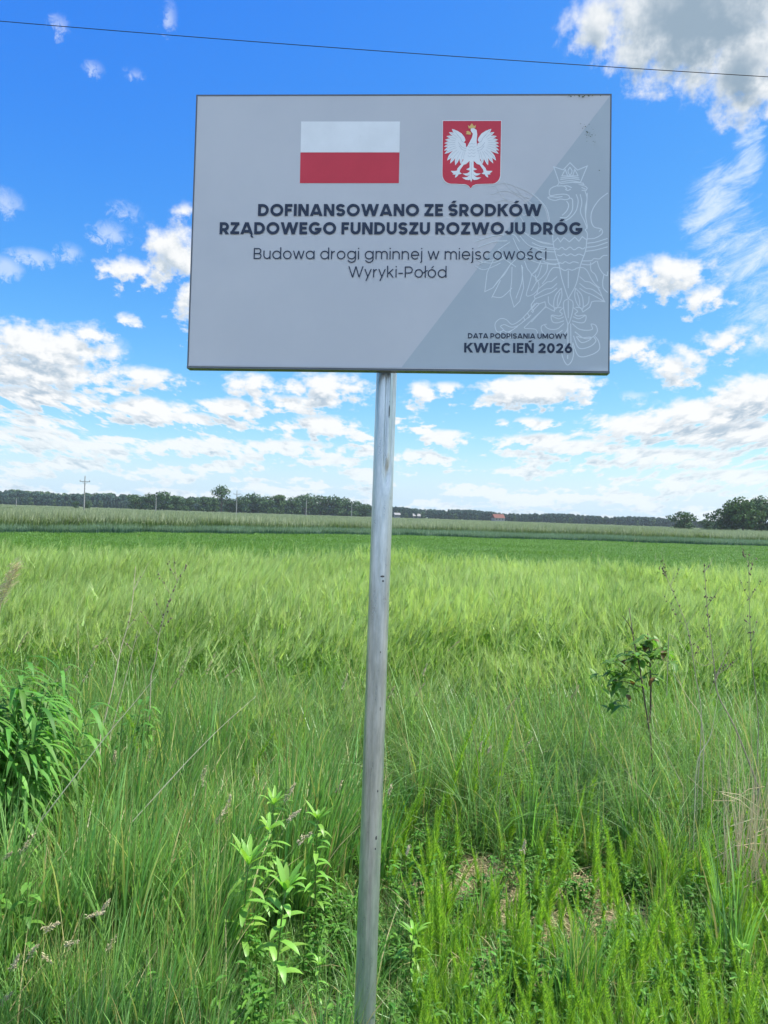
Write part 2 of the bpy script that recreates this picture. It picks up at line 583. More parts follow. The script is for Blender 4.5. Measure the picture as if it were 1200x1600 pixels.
# =====================================================================================
#  SCATTERED VEGETATION (uncountable): one object each, geometry nodes over real tufts
# =====================================================================================
def stuff(name, protos, pts, label=None):
    """protos: list of meshes; pts: rows of (x, y, z, rot, scale, index)"""
    pts = np.asarray(pts, float)
    me = bpy.data.meshes.new(name)
    me.vertices.add(len(pts))
    me.vertices.foreach_set('co', pts[:, :3].astype(np.float32).ravel())
    for k, c in (('rot', 3), ('scl', 4)):
        me.attributes.new(k, 'FLOAT', 'POINT').data.foreach_set('value', pts[:, c].astype(np.float32))
    me.attributes.new('idx', 'INT', 'POINT').data.foreach_set('value', pts[:, 5].astype(np.int32))
    me.update()
    o = bpy.data.objects.new(name, me)
    COL.objects.link(o)
    for p in protos:
        if p.materials[0] not in list(me.materials):
            me.materials.append(p.materials[0])
    ng = bpy.data.node_groups.new(name, 'GeometryNodeTree')
    ng.interface.new_socket('Geometry', in_out='INPUT', socket_type='NodeSocketGeometry')
    ng.interface.new_socket('Geometry', in_out='OUTPUT', socket_type='NodeSocketGeometry')
    N = ng.nodes
    L = ng.links
    gi = N.new('NodeGroupInput')
    go = N.new('NodeGroupOutput')
    jo = N.new('GeometryNodeJoinGeometry')
    for i, p in reversed(list(enumerate(protos))):
        ob = bpy.data.objects.new(name + '_tuft', p)
        oi = N.new('GeometryNodeObjectInfo')
        oi.inputs[0].default_value = ob
        g2 = N.new('GeometryNodeGeometryToInstance')
        L.new(oi.outputs['Geometry'], g2.inputs[0])
        L.new(g2.outputs[0], jo.inputs[0])
    ip = N.new('GeometryNodeInstanceOnPoints')
    ip.inputs['Pick Instance'].default_value = True

    def attr(nm, typ='FLOAT'):
        a = N.new('GeometryNodeInputNamedAttribute')
        a.data_type = typ
        a.inputs[0].default_value = nm
        return a.outputs[0]
    cx = N.new('ShaderNodeCombineXYZ')
    L.new(attr('rot'), cx.inputs[2])
    L.new(gi.outputs[0], ip.inputs['Points'])
    L.new(jo.outputs[0], ip.inputs['Instance'])
    L.new(attr('idx', 'INT'), ip.inputs['Instance Index'])
    L.new(cx.outputs[0], ip.inputs['Rotation'])
    L.new(attr('scl'), ip.inputs['Scale'])
    L.new(ip.outputs[0], go.inputs[0])
    md = o.modifiers.new('scatter', 'NODES')
    md.node_group = ng
    tag(o, label=label, kind='stuff')
    return o


def edge(pxs, z):
    """world y of a field boundary as a function of world x, from photo pixels at height z"""
    P = [at_z(a, b, z) for a, b in pxs]
    X = np.array([p.x for p in P])
    Y = np.array([p.y for p in P])
    k0 = (Y[1] - Y[0]) / (X[1] - X[0])
    k1 = (Y[-1] - Y[-2]) / (X[-1] - X[-2])

    def f(x):
        if x < X[0]: return Y[0] + k0 * (x - X[0]) * 0.5
        if x > X[-1]: return Y[-1] + k1 * (x - X[-1]) * 0.5
        return float(np.interp(x, X, Y))
    return f


far_barley = edge([(0, 853), (300, 859), (600, 866), (900, 878), (1200, 889)], 0.98)
far_green = edge([(0, 829), (300, 830), (640, 835), (900, 843), (1200, 852)], 0.3)
PI = math.pi

# ---- barley
M_barley = leaf_mat('barley', (0.09, 0.195, 0.033), (0.165, 0.285, 0.058), tipc=(0.44, 0.53, 0.225), tip=0.9, trans=0.42, tcol=1.5, rough=0.45, wild=0.22, wscale=0.8)


def barley_patch(size, n, seed, lean0):
    mb = MB()
    n = int(n)
    base = np.stack([RG.uniform(-size / 2, size / 2, n), RG.uniform(-size / 2, size / 2, n), np.zeros(n)], 1)
    h = RG.normal(0.80, 0.075, n) + 0.06 * np.sin(base[:, 0] * 3.1 + seed) * np.cos(base[:, 1] * 2.3 + seed)
    la = RG.normal(0.0, 0.7, n)                # towards +x
    le = np.abs(RG.normal(lean0, 0.10, n))
    r = RG.random(n)
    tips = blades(mb, base, h, la, le, 0.006, segs=3, droop=0.2, r=r, t0=0.0, t1=0.35, wprof=lambda s: 1 - 0.5 * s)
    # leaves
    for q in range(2):
        fr = RG.uniform(0.35, 0.75, n)
        b = base + np.stack([np.cos(la) * h * le * fr ** 2, np.sin(la) * h * le * fr ** 2, h * fr], 1)
        blades(mb, b, RG.uniform(0.14, 0.24, n), RG.uniform(0, 2 * PI, n), RG.uniform(0.5, 1.2, n), 0.011, segs=3, droop=0.5, r=r, t0=0.1, t1=0.3)
    # ears with long awns
    el = 0.075
    hd = np.stack([np.cos(la) * (0.15 + le * 1.2), np.sin(la) * (0.15 + le * 1.2), np.full(n, 1.0)], 1)
    hd += RG.normal(0, 0.24, (n, 3))
    hd /= np.linalg.norm(hd, axis=1)[:, None]
    top = tips + hd * el
    needles(mb, tips - hd * 0.01, top + hd * 0.03, 0.013, r, (0.75, 0.85))
    needles(mb, tips - hd * 0.01, top + hd * 0.03, 0.013, r, (0.75, 0.85))
    for q in range(11):
        fr = RG.random(n)[:, None]
        a = tips + (top - tips) * fr
        d = hd + RG.normal(0, 0.15, (n, 3))
        d /= np.linalg.norm(d, axis=1)[:, None]
        needles(mb, a, a + d * RG.uniform(0.10, 0.16, n)[:, None], 0.0026, r, (0.8, 1.0))
    return mb.data('barley', M_barley)


protos = [barley_patch(1.1, 190, i * 1.7, 0.12 + 0.05 * i) for i in range(5)]
pts = []
st_ = 0.62
for y in np.arange(4.7, 18.5, st_):
    hw = 0.62 * y + 2.2
    for x in np.arange(-hw, hw, st_):
        xx = x + rnd.uniform(-.2, .2)
        yy = y + rnd.uniform(-.2, .2)
        if yy > far_barley(xx): continue
        if yy < 4.6 + 0.25 * math.sin(xx * 1.3) + rnd.uniform(-0.1, 0.25): continue
        if math.sin(xx * 2.1 + 1.3 * math.sin(yy)) * math.sin(yy * 1.7 + .8 * math.sin(xx * 1.4)) > .72 and rnd.random() < .75: continue
        pts.append((xx, yy, 0, rnd.gauss(0.0, 0.35) if xx < .0 else rnd.gauss(0.3, 1.3), (rnd.uniform(0.93, 1.07) + 0.07 * math.sin(xx * .9 + 1) * math.sin(yy * 1.1)) * (0.68 + 0.32 * min(1, (yy - 4.5) / 1.3)), rnd.randrange(5)))
stuff('barley_field', protos, pts, 'tall pale green barley with long awns bending in the wind')

# ---- low green crop beyond
M_crop = leaf_mat('young_crop', (0.090, 0.195, 0.038), (0.15, 0.28, 0.058), trans=0.3, tcol=1.3, wild=0.2, wscale=0.12)


def crop_patch(size, n, h, w, mat, lean=0.5, tipmb=False, tuft=0):
    mb = MB()
    n = int(n)
    base = np.stack([RG.uniform(-size / 2, size / 2, n), RG.uniform(-size / 2, size / 2, n), np.zeros(n)], 1)
    hh = RG.normal(h, h * 0.12, n)
    blades(mb, base, hh, RG.normal(0, 1.2, n), np.abs(RG.normal(lean, 0.2, n)), w, segs=3, droop=0.35)
    return mb.data(mat.name, mat)


protos = [crop_patch(2.4, 1500, 0.30, 0.022, M_crop) for _ in range(3)]
pts = []
for y in np.arange(13.0, 75, 1.5):
    hw = 0.6 * y + 4
    for x in np.arange(-hw, hw, 1.5):
        xx = x + rnd.uniform(-.5, .5)
        yy = y + rnd.uniform(-.5, .5)
        if yy < far_barley(xx) + 0.6 or yy > far_green(xx): continue
        pts.append((xx, yy, 0, rnd.uniform(-.6, .6), rnd.uniform(0.85, 1.1), rnd.randrange(3)))
stuff('green_crop_field', protos, pts, 'low bright green crop in a smooth level band')

# ---- narrow bluish strip
M_wheat = leaf_mat('blue_green_wheat', (0.03, 0.085, 0.06), (0.06, 0.13, 0.09), tipc=(0.18, 0.27, 0.16), tip=1.0, tip0=.5, tip1=.8, trans=0.25, tcol=1.2, wild=0.2, wscale=0.2)
protos = [crop_patch(2.4, 1100, 0.62, 0.022, M_wheat, 0.2) for _ in range(3)]
pts = []
for y in np.arange(28.0, 90, 1.4):
    hw = 0.6 * y + 4
    for x in np.arange(-hw, hw, 1.4):
        xx = x + rnd.uniform(-.4, .4)
        yy = y + rnd.uniform(-.3, .3)
        g = far_green(xx)
        if yy < g + rnd.uniform(-.8, .8) or yy > g * 1.12: continue
        pts.append((xx, yy, 0, rnd.uniform(-.6, .6), rnd.uniform(0.88, 1.08), rnd.randrange(3)))
stuff('wheat_strip', protos, pts, 'narrow strip of dark blue green wheat')

# ---- tall olive meadow up to the woods
M_mead = leaf_mat('tall_meadow', (0.08, 0.14, 0.038), (0.135, 0.195, 0.06), tipc=(0.31, 0.35, 0.22), tip=1.0, tip0=0.55, tip1=0.8, trans=0.25, tcol=1.2, wild=0.25, wscale=0.035)
protos = [crop_patch(4.2, 1500, 1.12, 0.035, M_mead, 0.2) for _ in range(3)]
pts = []
y = 35.0
while y < 470:
    stp = 2.4 if y < 130 else 4.5
    hw = 0.6 * y + 6
    for x in np.arange(-hw, hw, stp):
        xx = x + rnd.uniform(-.8, .8)
        yy = y + rnd.uniform(-.8, .8)
        g = far_green(xx) * 1.13
        if yy < g: continue
        bump = 0.10 * math.sin(xx * 0.05 + 1.2) * math.sin(yy * .04) + 0.07 * math.sin(xx * 0.13 + yy * 0.07)
        tall = 1.0 if yy < g + 33 + 8 * math.sin(xx * .07) else 0.27
        pts.append((xx, yy, 0, rnd.uniform(-.8, .8), (1.0 + bump + rnd.uniform(-.06, .08)) * tall * (1.0 if y < 130 else 1.25), rnd.randrange(3)))
    y += stp
stuff('meadow_grass', protos, pts, 'tall olive meadow grass with beige seed heads')

# =====================================================================================
#  VERGE: grass, herbs, straw
# =====================================================================================
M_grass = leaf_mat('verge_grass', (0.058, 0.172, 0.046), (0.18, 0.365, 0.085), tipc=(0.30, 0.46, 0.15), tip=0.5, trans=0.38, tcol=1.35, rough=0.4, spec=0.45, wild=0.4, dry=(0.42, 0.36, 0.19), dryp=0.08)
M_blue = leaf_mat('bluish_grass', (0.09, 0.20, 0.062), (0.17, 0.32, 0.10), tipc=(0.30, 0.44, 0.17), tip=0.6, trans=0.3, tcol=1.3, rough=0.4, spec=0.45, wild=0.35, dry=(0.42, 0.38, 0.22), dryp=0.09)
M_herb = leaf_mat('low_herbs', (0.045, 0.14, 0.018), (0.11, 0.26, 0.035), trans=0.35, tcol=1.4, wild=0.35)
M_straw = leaf_mat('dry_straw', (0.28, 0.23, 0.12), (0.58, 0.50, 0.29), trans=0.15, tcol=1.0, rough=0.7, wild=0.3)
M_horse = leaf_mat('horsetail', (0.175, 0.33, 0.035), (0.31, 0.49, 0.06), tipc=(0.34, 0.47, 0.10), tip=0.35, trans=0.4, tcol=1.4, rough=0.5, wild=0.22)


def tuft(n, rad, h, w, lean, mat, az0=0.0, azs=3.0, fine=0.3):
    mb = MB()
    a = RG.uniform(0, 2 * PI, n)
    q = rad * np.sqrt(RG.random(n))
    base = np.stack([np.cos(a) * q, np.sin(a) * q, np.full(n, -0.02)], 1)
    out_az = np.where(RG.random(n) < 0.45, a, RG.normal(az0, azs, n))
    hh = np.clip(RG.normal(h, h * 0.25, n), h * 0.3, h * 1.5)
    blades(mb, base, hh, out_az, np.abs(RG.normal(lean, lean * 0.6, n)), w * RG.uniform(0.5, 1.25, n), segs=6, droop=0.35, az=RG.uniform(0, 2 * PI, n))
    return mb.data(mat.name, mat)


def keep_prob_bare(x, y):
    """how bare the soil is: 1 = bare"""
    b = 0.0
    for (px, py, rx, ry, s_) in BARE:
        c = at_z(px, py)
        d = math.hypot((x - c.x) / rx, (y - c.y) / ry)
        b = max(b, s_ * max(0, min(1, 1.6 - d)))
    return b


BARE0 = [(765, 1385, 0.12, 0.16, 1.0), (680, 1425, 0.10, 0.12, .9), (720, 1400, 0.12, 0.14, .9), (930, 1410, 0.14, 0.11, .92), (800, 1450, 0.22, 0.14, .8), (880, 1480, 0.16, 0.12, .8), (960, 1450, 0.12, 0.10, .9), (640, 1370, 0.07, 0.10, .85), (640, 1470, .07, .1, .7), (940, 1520, .12, .08, .8), (1125, 1345, .08, .1, .7), (1000, 1430, .07, .08, .8)]
BARE = [(a, b, c * 1.02, d * 1.02, e) for a, b, c, d, e in BARE0]


def scatter(x0, x1, y0, y1, n, fn):
    out = []
    for _ in range(int(n)):
        y = rnd.uniform(y0, y1)
        x = rnd.uniform(x0, x1)
        if abs(x) > 0.56 * y + 0.75: continue
        r = fn(x, y)
        if r: out.append(r)
    return out


def pxof(x, y, z=0.0):
    q = RC.transposed() @ Vector((x, y, z - EYE))
    return 600 + FPX * q.x / -q.z, 800 - FPX * q.y / -q.z


# long grass
long_protos = [tuft(64, 0.075, hh, ww, 0.22, M_grass, 0.2, 0.9) for hh, ww in ((0.46, 0.009), (0.52, 0.0075), (0.58, 0.011))]
short_protos = [tuft(50, 0.07, hh, 0.005, 0.6, M_grass, 0.2, 1.6) for hh in (0.18, 0.25)]


SHOOTS = [(at_y(a, 1400, b).x, b) for a, b in ((388, 2.62), (446, 2.5), (428, 2.95), (497, 2.9), (646, 2.6), (420, 2.85))]


def f_grass(x, y):
    b = keep_prob_bare(x, y)
    if rnd.random() < b: return None
    for (sx_, sy_) in SHOOTS:
        if abs(x - sx_ * y / sy_) < .075 and sy_ - .75 < y < sy_ + .05:
            return (x, y, 0, rnd.uniform(0, 6.28), rnd.uniform(.6, 1.0), 3)
    left = x < -0.05 - 0.05 * y + 0.12 * math.sin(y * 4)
    z = patch_h(x, y)
    if left or y > 4.3:
        s_ = rnd.uniform(0.62, 1.02) * (1.0 if left else 0.85)
        if y < 2.5: s_ *= 0.70
        if y < 2.0: s_ *= 0.8
        return (x, y, z, rnd.gauss(0.1, 0.7), s_, rnd.choice([0, 1, 2]))
    if rnd.random() < 0.05 and b < .2:
        return (x, y, z, rnd.gauss(0.1, 0.9), rnd.uniform(0.55, 0.85), rnd.choice([0, 1, 2]))
    return (x, y, z, rnd.uniform(0, 6.28), rnd.uniform(0.5, .95) * (1 if b < .2 else .6), rnd.choice([3, 4]))


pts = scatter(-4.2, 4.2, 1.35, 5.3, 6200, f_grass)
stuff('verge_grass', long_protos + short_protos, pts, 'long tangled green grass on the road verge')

# bluish arching grass in front of the barley
blue_protos = [tuft(55, 0.08, hh, 0.0055, 0.55, M_blue, 0.1, 1.4) for hh in (0.5, 0.6)]


def f_blue(x, y):
    w = math.exp(-((y - 4.45) / 0.55) ** 2)
    if x < -1.0: w *= 0.7
    if rnd.random() > w: return None
    return (x, y, 0, rnd.gauss(0, 0.9), rnd.uniform(0.75, 1.12) * (1.0 if y < 4.5 else 1.12), rnd.choice([0, 1]))


stuff('bluish_grass', blue_protos, scatter(-4.2, 4.2, 3.3, 5.4, 2600, f_blue), 'bluish arching grass along the edge of the barley')


# low herbs with small leaves
def herb(nst, h):
    mb = MB()
    for i in range(nst):
        a = rnd.uniform(0, 6.28)
        q = 0.06 * math.sqrt(rnd.random())
        b = Vector((math.cos(a) * q, math.sin(a) * q, 0))
        top = b + Vector((rnd.gauss(0, .04), rnd.gauss(0, .04), h * rnd.uniform(.6, 1.1)))
        mb.tube([b, (b + top) / 2 + Vector((rnd.gauss(0, .01), 0, 0)), top], [0.0018, .0015, .001], 4, r=.4)
        for k in range(14):
            s_ = rnd.uniform(.2, 1)
            aa = rnd.uniform(0, 6.28)
            petal(mb, b.lerp(top, s_), (math.cos(aa), math.sin(aa), rnd.uniform(-.1, .7)), (0, 0, 1), rnd.uniform(.018, .045), rnd.uniform(.007, .014), .35, segs=3)
    return mb.data('low_herbs', M_herb)


herbs = [herb(7, .14), herb(8, .2), herb(6, .1)]


def f_herb(x, y):
    if rnd.random() < keep_prob_bare(x, y) * .9: return None
    if x < -.3 and rnd.random() < .5: return None
    return (x, y, patch_h(x, y), rnd.uniform(0, 6.28), rnd.uniform(.7, 1.3), rnd.randrange(3))


stuff('low_herbs', herbs, scatter(-2.5, 2.6, 1.5, 4.4, 1300, f_herb), 'low leafy weeds between the grass')


def straw_tuft(n, rad, flat):
    mb = MB()
    a = RG.uniform(0, 2 * PI, n)
    base = np.stack([RG.uniform(-rad, rad, n), RG.uniform(-rad, rad, n), RG.uniform(0.002, 0.02, n)], 1)
    d = np.stack([np.cos(a), np.sin(a), RG.uniform(-.05, flat, n)], 1)
    needles(mb, base, base + d * RG.uniform(.05, .14, n)[:, None], 0.0035, RG.random(n), (0, 1))
    return mb.data('dry_straw', M_straw)


straws = [straw_tuft(120, .11, .35), straw_tuft(80, .09, .6)]


def f_straw(x, y):
    b = keep_prob_bare(x, y)
    if rnd.random() > b + .03: return None
    return (x, y, patch_h(x, y), rnd.uniform(0, 6.28), rnd.uniform(.6, 1.1), rnd.randrange(2))


stuff('dry_straw', straws, scatter(-1.8, 2.2, 1.6, 4.4, 1500, f_straw), 'dead straw matted on the bare soil')


# horsetails: many, each its own plant where it shows large
def horsetail_mesh(h, seed, spread=1.0):
    R_ = random.Random(seed)
    mb = MB()
    lx, ly = R_.gauss(0, .05), R_.gauss(0, .05)

    def sp(s_): return Vector((lx * s_ * s_ * h * 2, ly * s_ * s_ * h * 2, h * s_))
    mb.tube([sp(i / 6) for i in range(7)], [0.0028 - 0.0018 * i / 6 for i in range(7)], 5, r=.3)
    nw = int(h / 0.0125)
    A, B = [], []
    for k in range(nw):
        s_ = 0.12 + 0.86 * k / nw
        L_ = 0.058 * spread * (1 - max(0, s_ - .35) / .66) ** .75 * (0.55 + .45 * min(1, s_ / .3)) + .004
        p = sp(s_)
        n_ = 11
        o = R_.uniform(0, 6.28)
        for j in range(n_):
            a = o + j * 6.2832 / n_ + R_.gauss(0, .1)
            up = R_.uniform(1.1, 2.3)
            d = Vector((math.cos(a), math.sin(a), up)).normalized() * L_ * R_.uniform(.75, 1.1)
            A.append(p[:])
            B.append((p + d)[:])
    needles(mb, A, B, 0.0036, RG.random(len(A)) * .6 + .2, (0.2, 1.0))
    mb.tube([sp(.97), sp(1.0) + Vector((0, 0, .025))], [0.003, .0012], 5, r=.95, t=1.0)
    return mb.data('horsetail', M_horse)


hm = [horsetail_mesh(hh, i, s_) for i, (hh, s_) in enumerate(((.34, 1.0), (.40, 1.1), (.46, .9), (.28, 1.1), (.38, .75)))]
HG = 'upright bright green horsetails on the verge'
nh = 0
cells = set()
tries = 0
while nh < 295 and tries < 9000:
    tries += 1
    px = rnd.uniform(-60, 1260)
    py = rnd.uniform(1215, 1720)
    if px < 590 and rnd.random() < .72: continue
    if px < 640 and py > 1420: continue
    if px >= 590 and 1290 < py < 1345 and 620 < px < 850 and rnd.random() < .4: continue
    p = at_z(px, py)
    if rnd.random() < keep_prob_bare(p.x, p.y) * .93: continue
    key = (round(p.x / .055), round(p.y / .075))
    if key in cells: continue
    cells.add(key)
    k = rnd.randrange(5)
    sc = rnd.uniform(.62, 1.08)
    if px < 590: sc *= 1.1
    if py < 1345: sc *= 1.38
    if py > 1560: sc *= .85
    o = bpy.data.objects.new('horsetail', hm[k])
    COL.objects.link(o)
    o.location = (p.x, p.y, patch_h(p.x, p.y))
    o.rotation_euler = (rnd.gauss(0, .11), rnd.gauss(0.03, .11), rnd.uniform(0, 6.28))
    o.scale = (sc, sc, sc)
    tag(o, 'upright bright green horsetail with whorls of fine needle branches', 'horsetail', HG)
    nh += 1
hpts = []
for _ in range(950):
    px = rnd.uniform(520, 1300)
    py = rnd.uniform(1150, 1760)
    if px < 640 and py > 1420: continue
    p = at_z(px, py)
    if rnd.random() < keep_prob_bare(p.x, p.y): continue
    hpts.append((p.x, p.y, patch_h(p.x, p.y), rnd.uniform(0, 6.28), rnd.uniform(.35, .75), rnd.randrange(5)))
stuff('horsetail_undergrowth', hm, hpts, 'short young horsetails filling the verge')

# =====================================================================================
#  SIGN
# =====================================================================================
M_panel = flat_mat('panel_print_light', (0.495, 0.505, 0.535), .38, .45, (0.455, 0.47, 0.505), 2.2, detail=9.0)
M_panel2 = flat_mat('panel_print_grey', (0.375, 0.425, 0.465), .38, .45, (0.345, 0.395, 0.44), 2.2, detail=9.0)
M_frame = flat_mat('dark_edge_metal', (0.10, 0.11, 0.125), .4, .5, metal=.6)
M_lip = flat_mat('light_edge_metal', (0.42, 0.44, 0.47), .35, .5)
M_ink = flat_mat('navy_ink', (0.018, 0.030, 0.062), .45, .3)
M_white = flat_mat('white_print', (0.76, 0.78, 0.80), .42, .35)
M_red = flat_mat('red_print', (0.56, 0.030, 0.055), .42, .35)
M_gold = flat_mat('gold_print', (0.70, 0.48, 0.16), .45, .3)
M_vein = flat_mat('feather_lines', (0.36, 0.40, 0.46), .45, .3)
M_line = flat_mat('pale_line_print', (0.60, 0.655, 0.69), .42, .35)
M_line_l = flat_mat('faint_line_print', (0.56, 0.58, 0.61), .42, .35)
M_fleck = flat_mat('lichen_flecks', (0.05, 0.07, 0.03), .9, .1, (0.14, 0.16, 0.08), 200.)

BW, BH = 1.2, 0.8068
bc = Vector((0.01513743, 2.20039357, 2.46387165))
BR = Matrix.Rotation(-0.04107553, 3, 'Z') @ Matrix.Rotation(-0.04234874, 3, 'X') @ Matrix.Rotation(-0.01413898, 3, 'Y')
BRi = BR.transposed()
LEAN = 0.0424
pole_top_y = 2.25 + 0.035
sign = empty('information_sign', (-0.006, pole_top_y - LEAN * 2.8, 0))
tag(sign, 'grey information board with flag, coat of arms and navy lettering on a steel post', 'sign')


def bmat4():
    return Matrix.Translation(bc - sign.location) @ BR.to_4x4()


board = None


def bpt(px, py):
    """photo pixel -> board coordinates (u right, v up)"""
    d = ray(px, py)
    nrm = BR @ Vector((0, 1, 0))
    o = Vector((0, 0, EYE))
    t = (bc - o).dot(nrm) / d.dot(nrm)
    q = BRi @ (o + d * t - bc)
    return q.x, q.z


DEP = 0.028
bm_ = MB()
g = 0.004
bm_.box(-BW / 2 + g, BW / 2 - g, 0.0, DEP - .004, -BH / 2 + g, BH / 2 - g)
board = bm_.build('board', M_panel, sign)
board.matrix_local = bmat4()


def onboard(mb, name, mat, parent=None):
    o = mb.build(name, mat, parent or board)
    return o


# folded rim around the printed face
fr = MB()
fr.box(-BW / 2, BW / 2, -.0010, DEP, BH / 2 - g, BH / 2)
fr.box(-BW / 2, BW / 2, -.0035, DEP, -BH / 2, -BH / 2 + .0055)
fr.box(-BW / 2, -BW / 2 + g, -.0010, DEP, -BH / 2 + .0055, BH / 2 - g)
fr.box(BW / 2 - g, BW / 2, -.0010, DEP, -BH / 2 + .0055, BH / 2 - g)
onboard(fr, 'rim', M_frame)
lp = MB()
lp.box(-BW / 2 + g + .001, BW / 2 - g - .001, -.0045, -.0006, -BH / 2 + .0057, -BH / 2 + .0090)
onboard(lp, 'rim_lip', M_lip)
bk = MB()
for zz in (-0.25, 0.25):
    bk.box(-BW / 2 + .05, BW / 2 - .05, DEP, DEP + .02, zz - .02, zz + .02)
onboard(bk, 'back_rail', M_lip)


def poly(mb, pts2, y):
    """flat polygon (board u, v) facing the viewer at depth -y"""
    a = 0
    for i in range(len(pts2)):
        x0, y0 = pts2[i]
        x1, y1 = pts2[(i + 1) % len(pts2)]
        a += x0 * y1 - x1 * y0
    if a < 0: pts2 = pts2[::-1]
    mb.add([(u, -y, v) for u, v in pts2], [tuple(range(len(pts2)))])


def ribbon(mb, pts2, w, y, closed=False):
    """stroke of constant width with mitred joins"""
    n = len(pts2)
    P = np.array(pts2, float)
    Ls, Rs = [], []
    for i in range(n):
        if closed:
            a, b = P[(i - 1) % n], P[(i + 1) % n]
        else:
            a, b = P[max(i - 1, 0)], P[min(i + 1, n - 1)]
        d0 = P[i] - a if np.any(P[i] != a) else b - P[i]
        d1 = b - P[i] if np.any(P[i] != b) else P[i] - a
        d0 = d0 / (np.linalg.norm(d0) + 1e-12)
        d1 = d1 / (np.linalg.norm(d1) + 1e-12)
        n0 = np.array([-d0[1], d0[0]])
        n1 = np.array([-d1[1], d1[0]])
        m = n0 + n1
        L_ = np.linalg.norm(m)
        m = n0 if L_ < 1e-6 else m / L_
        k = w / 2 / max(0.38, m.dot(n0))
        Ls.append(P[i] + m * k)
        Rs.append(P[i] - m * k)
    V = [(p[0], -y, p[1]) for p in Ls] + [(p[0], -y, p[1]) for p in Rs]
    F = []
    for i in range(n if closed else n - 1):
        j = (i + 1) % n
        F.append((n + i, n + j, j, i))
    mb.add(V, F)


# ---- diagonal grey field
def edge_u(px, py):
    return bpt(px, py)


u0 = bpt(627, 580)[0]
y_lay = 0.0007
gp = MB()
poly(gp, [(u0, -BH / 2 + .0092), (BW / 2 - g, -BH / 2 + .0092), (BW / 2 - g, BH / 2 - g - 0.001)], y_lay)
onboard(gp, 'grey_wedge', M_panel2)

# ---- geometric sans-serif lettering, drawn stroke by stroke (cap height = 1)
def arcp(cx, cy, rx, ry, a0, a1, n=14):
    return [(cx + rx * math.cos(math.radians(a0 + (a1 - a0) * i / n)), cy + ry * math.sin(math.radians(a0 + (a1 - a0) * i / n))) for i in range(n + 1)]


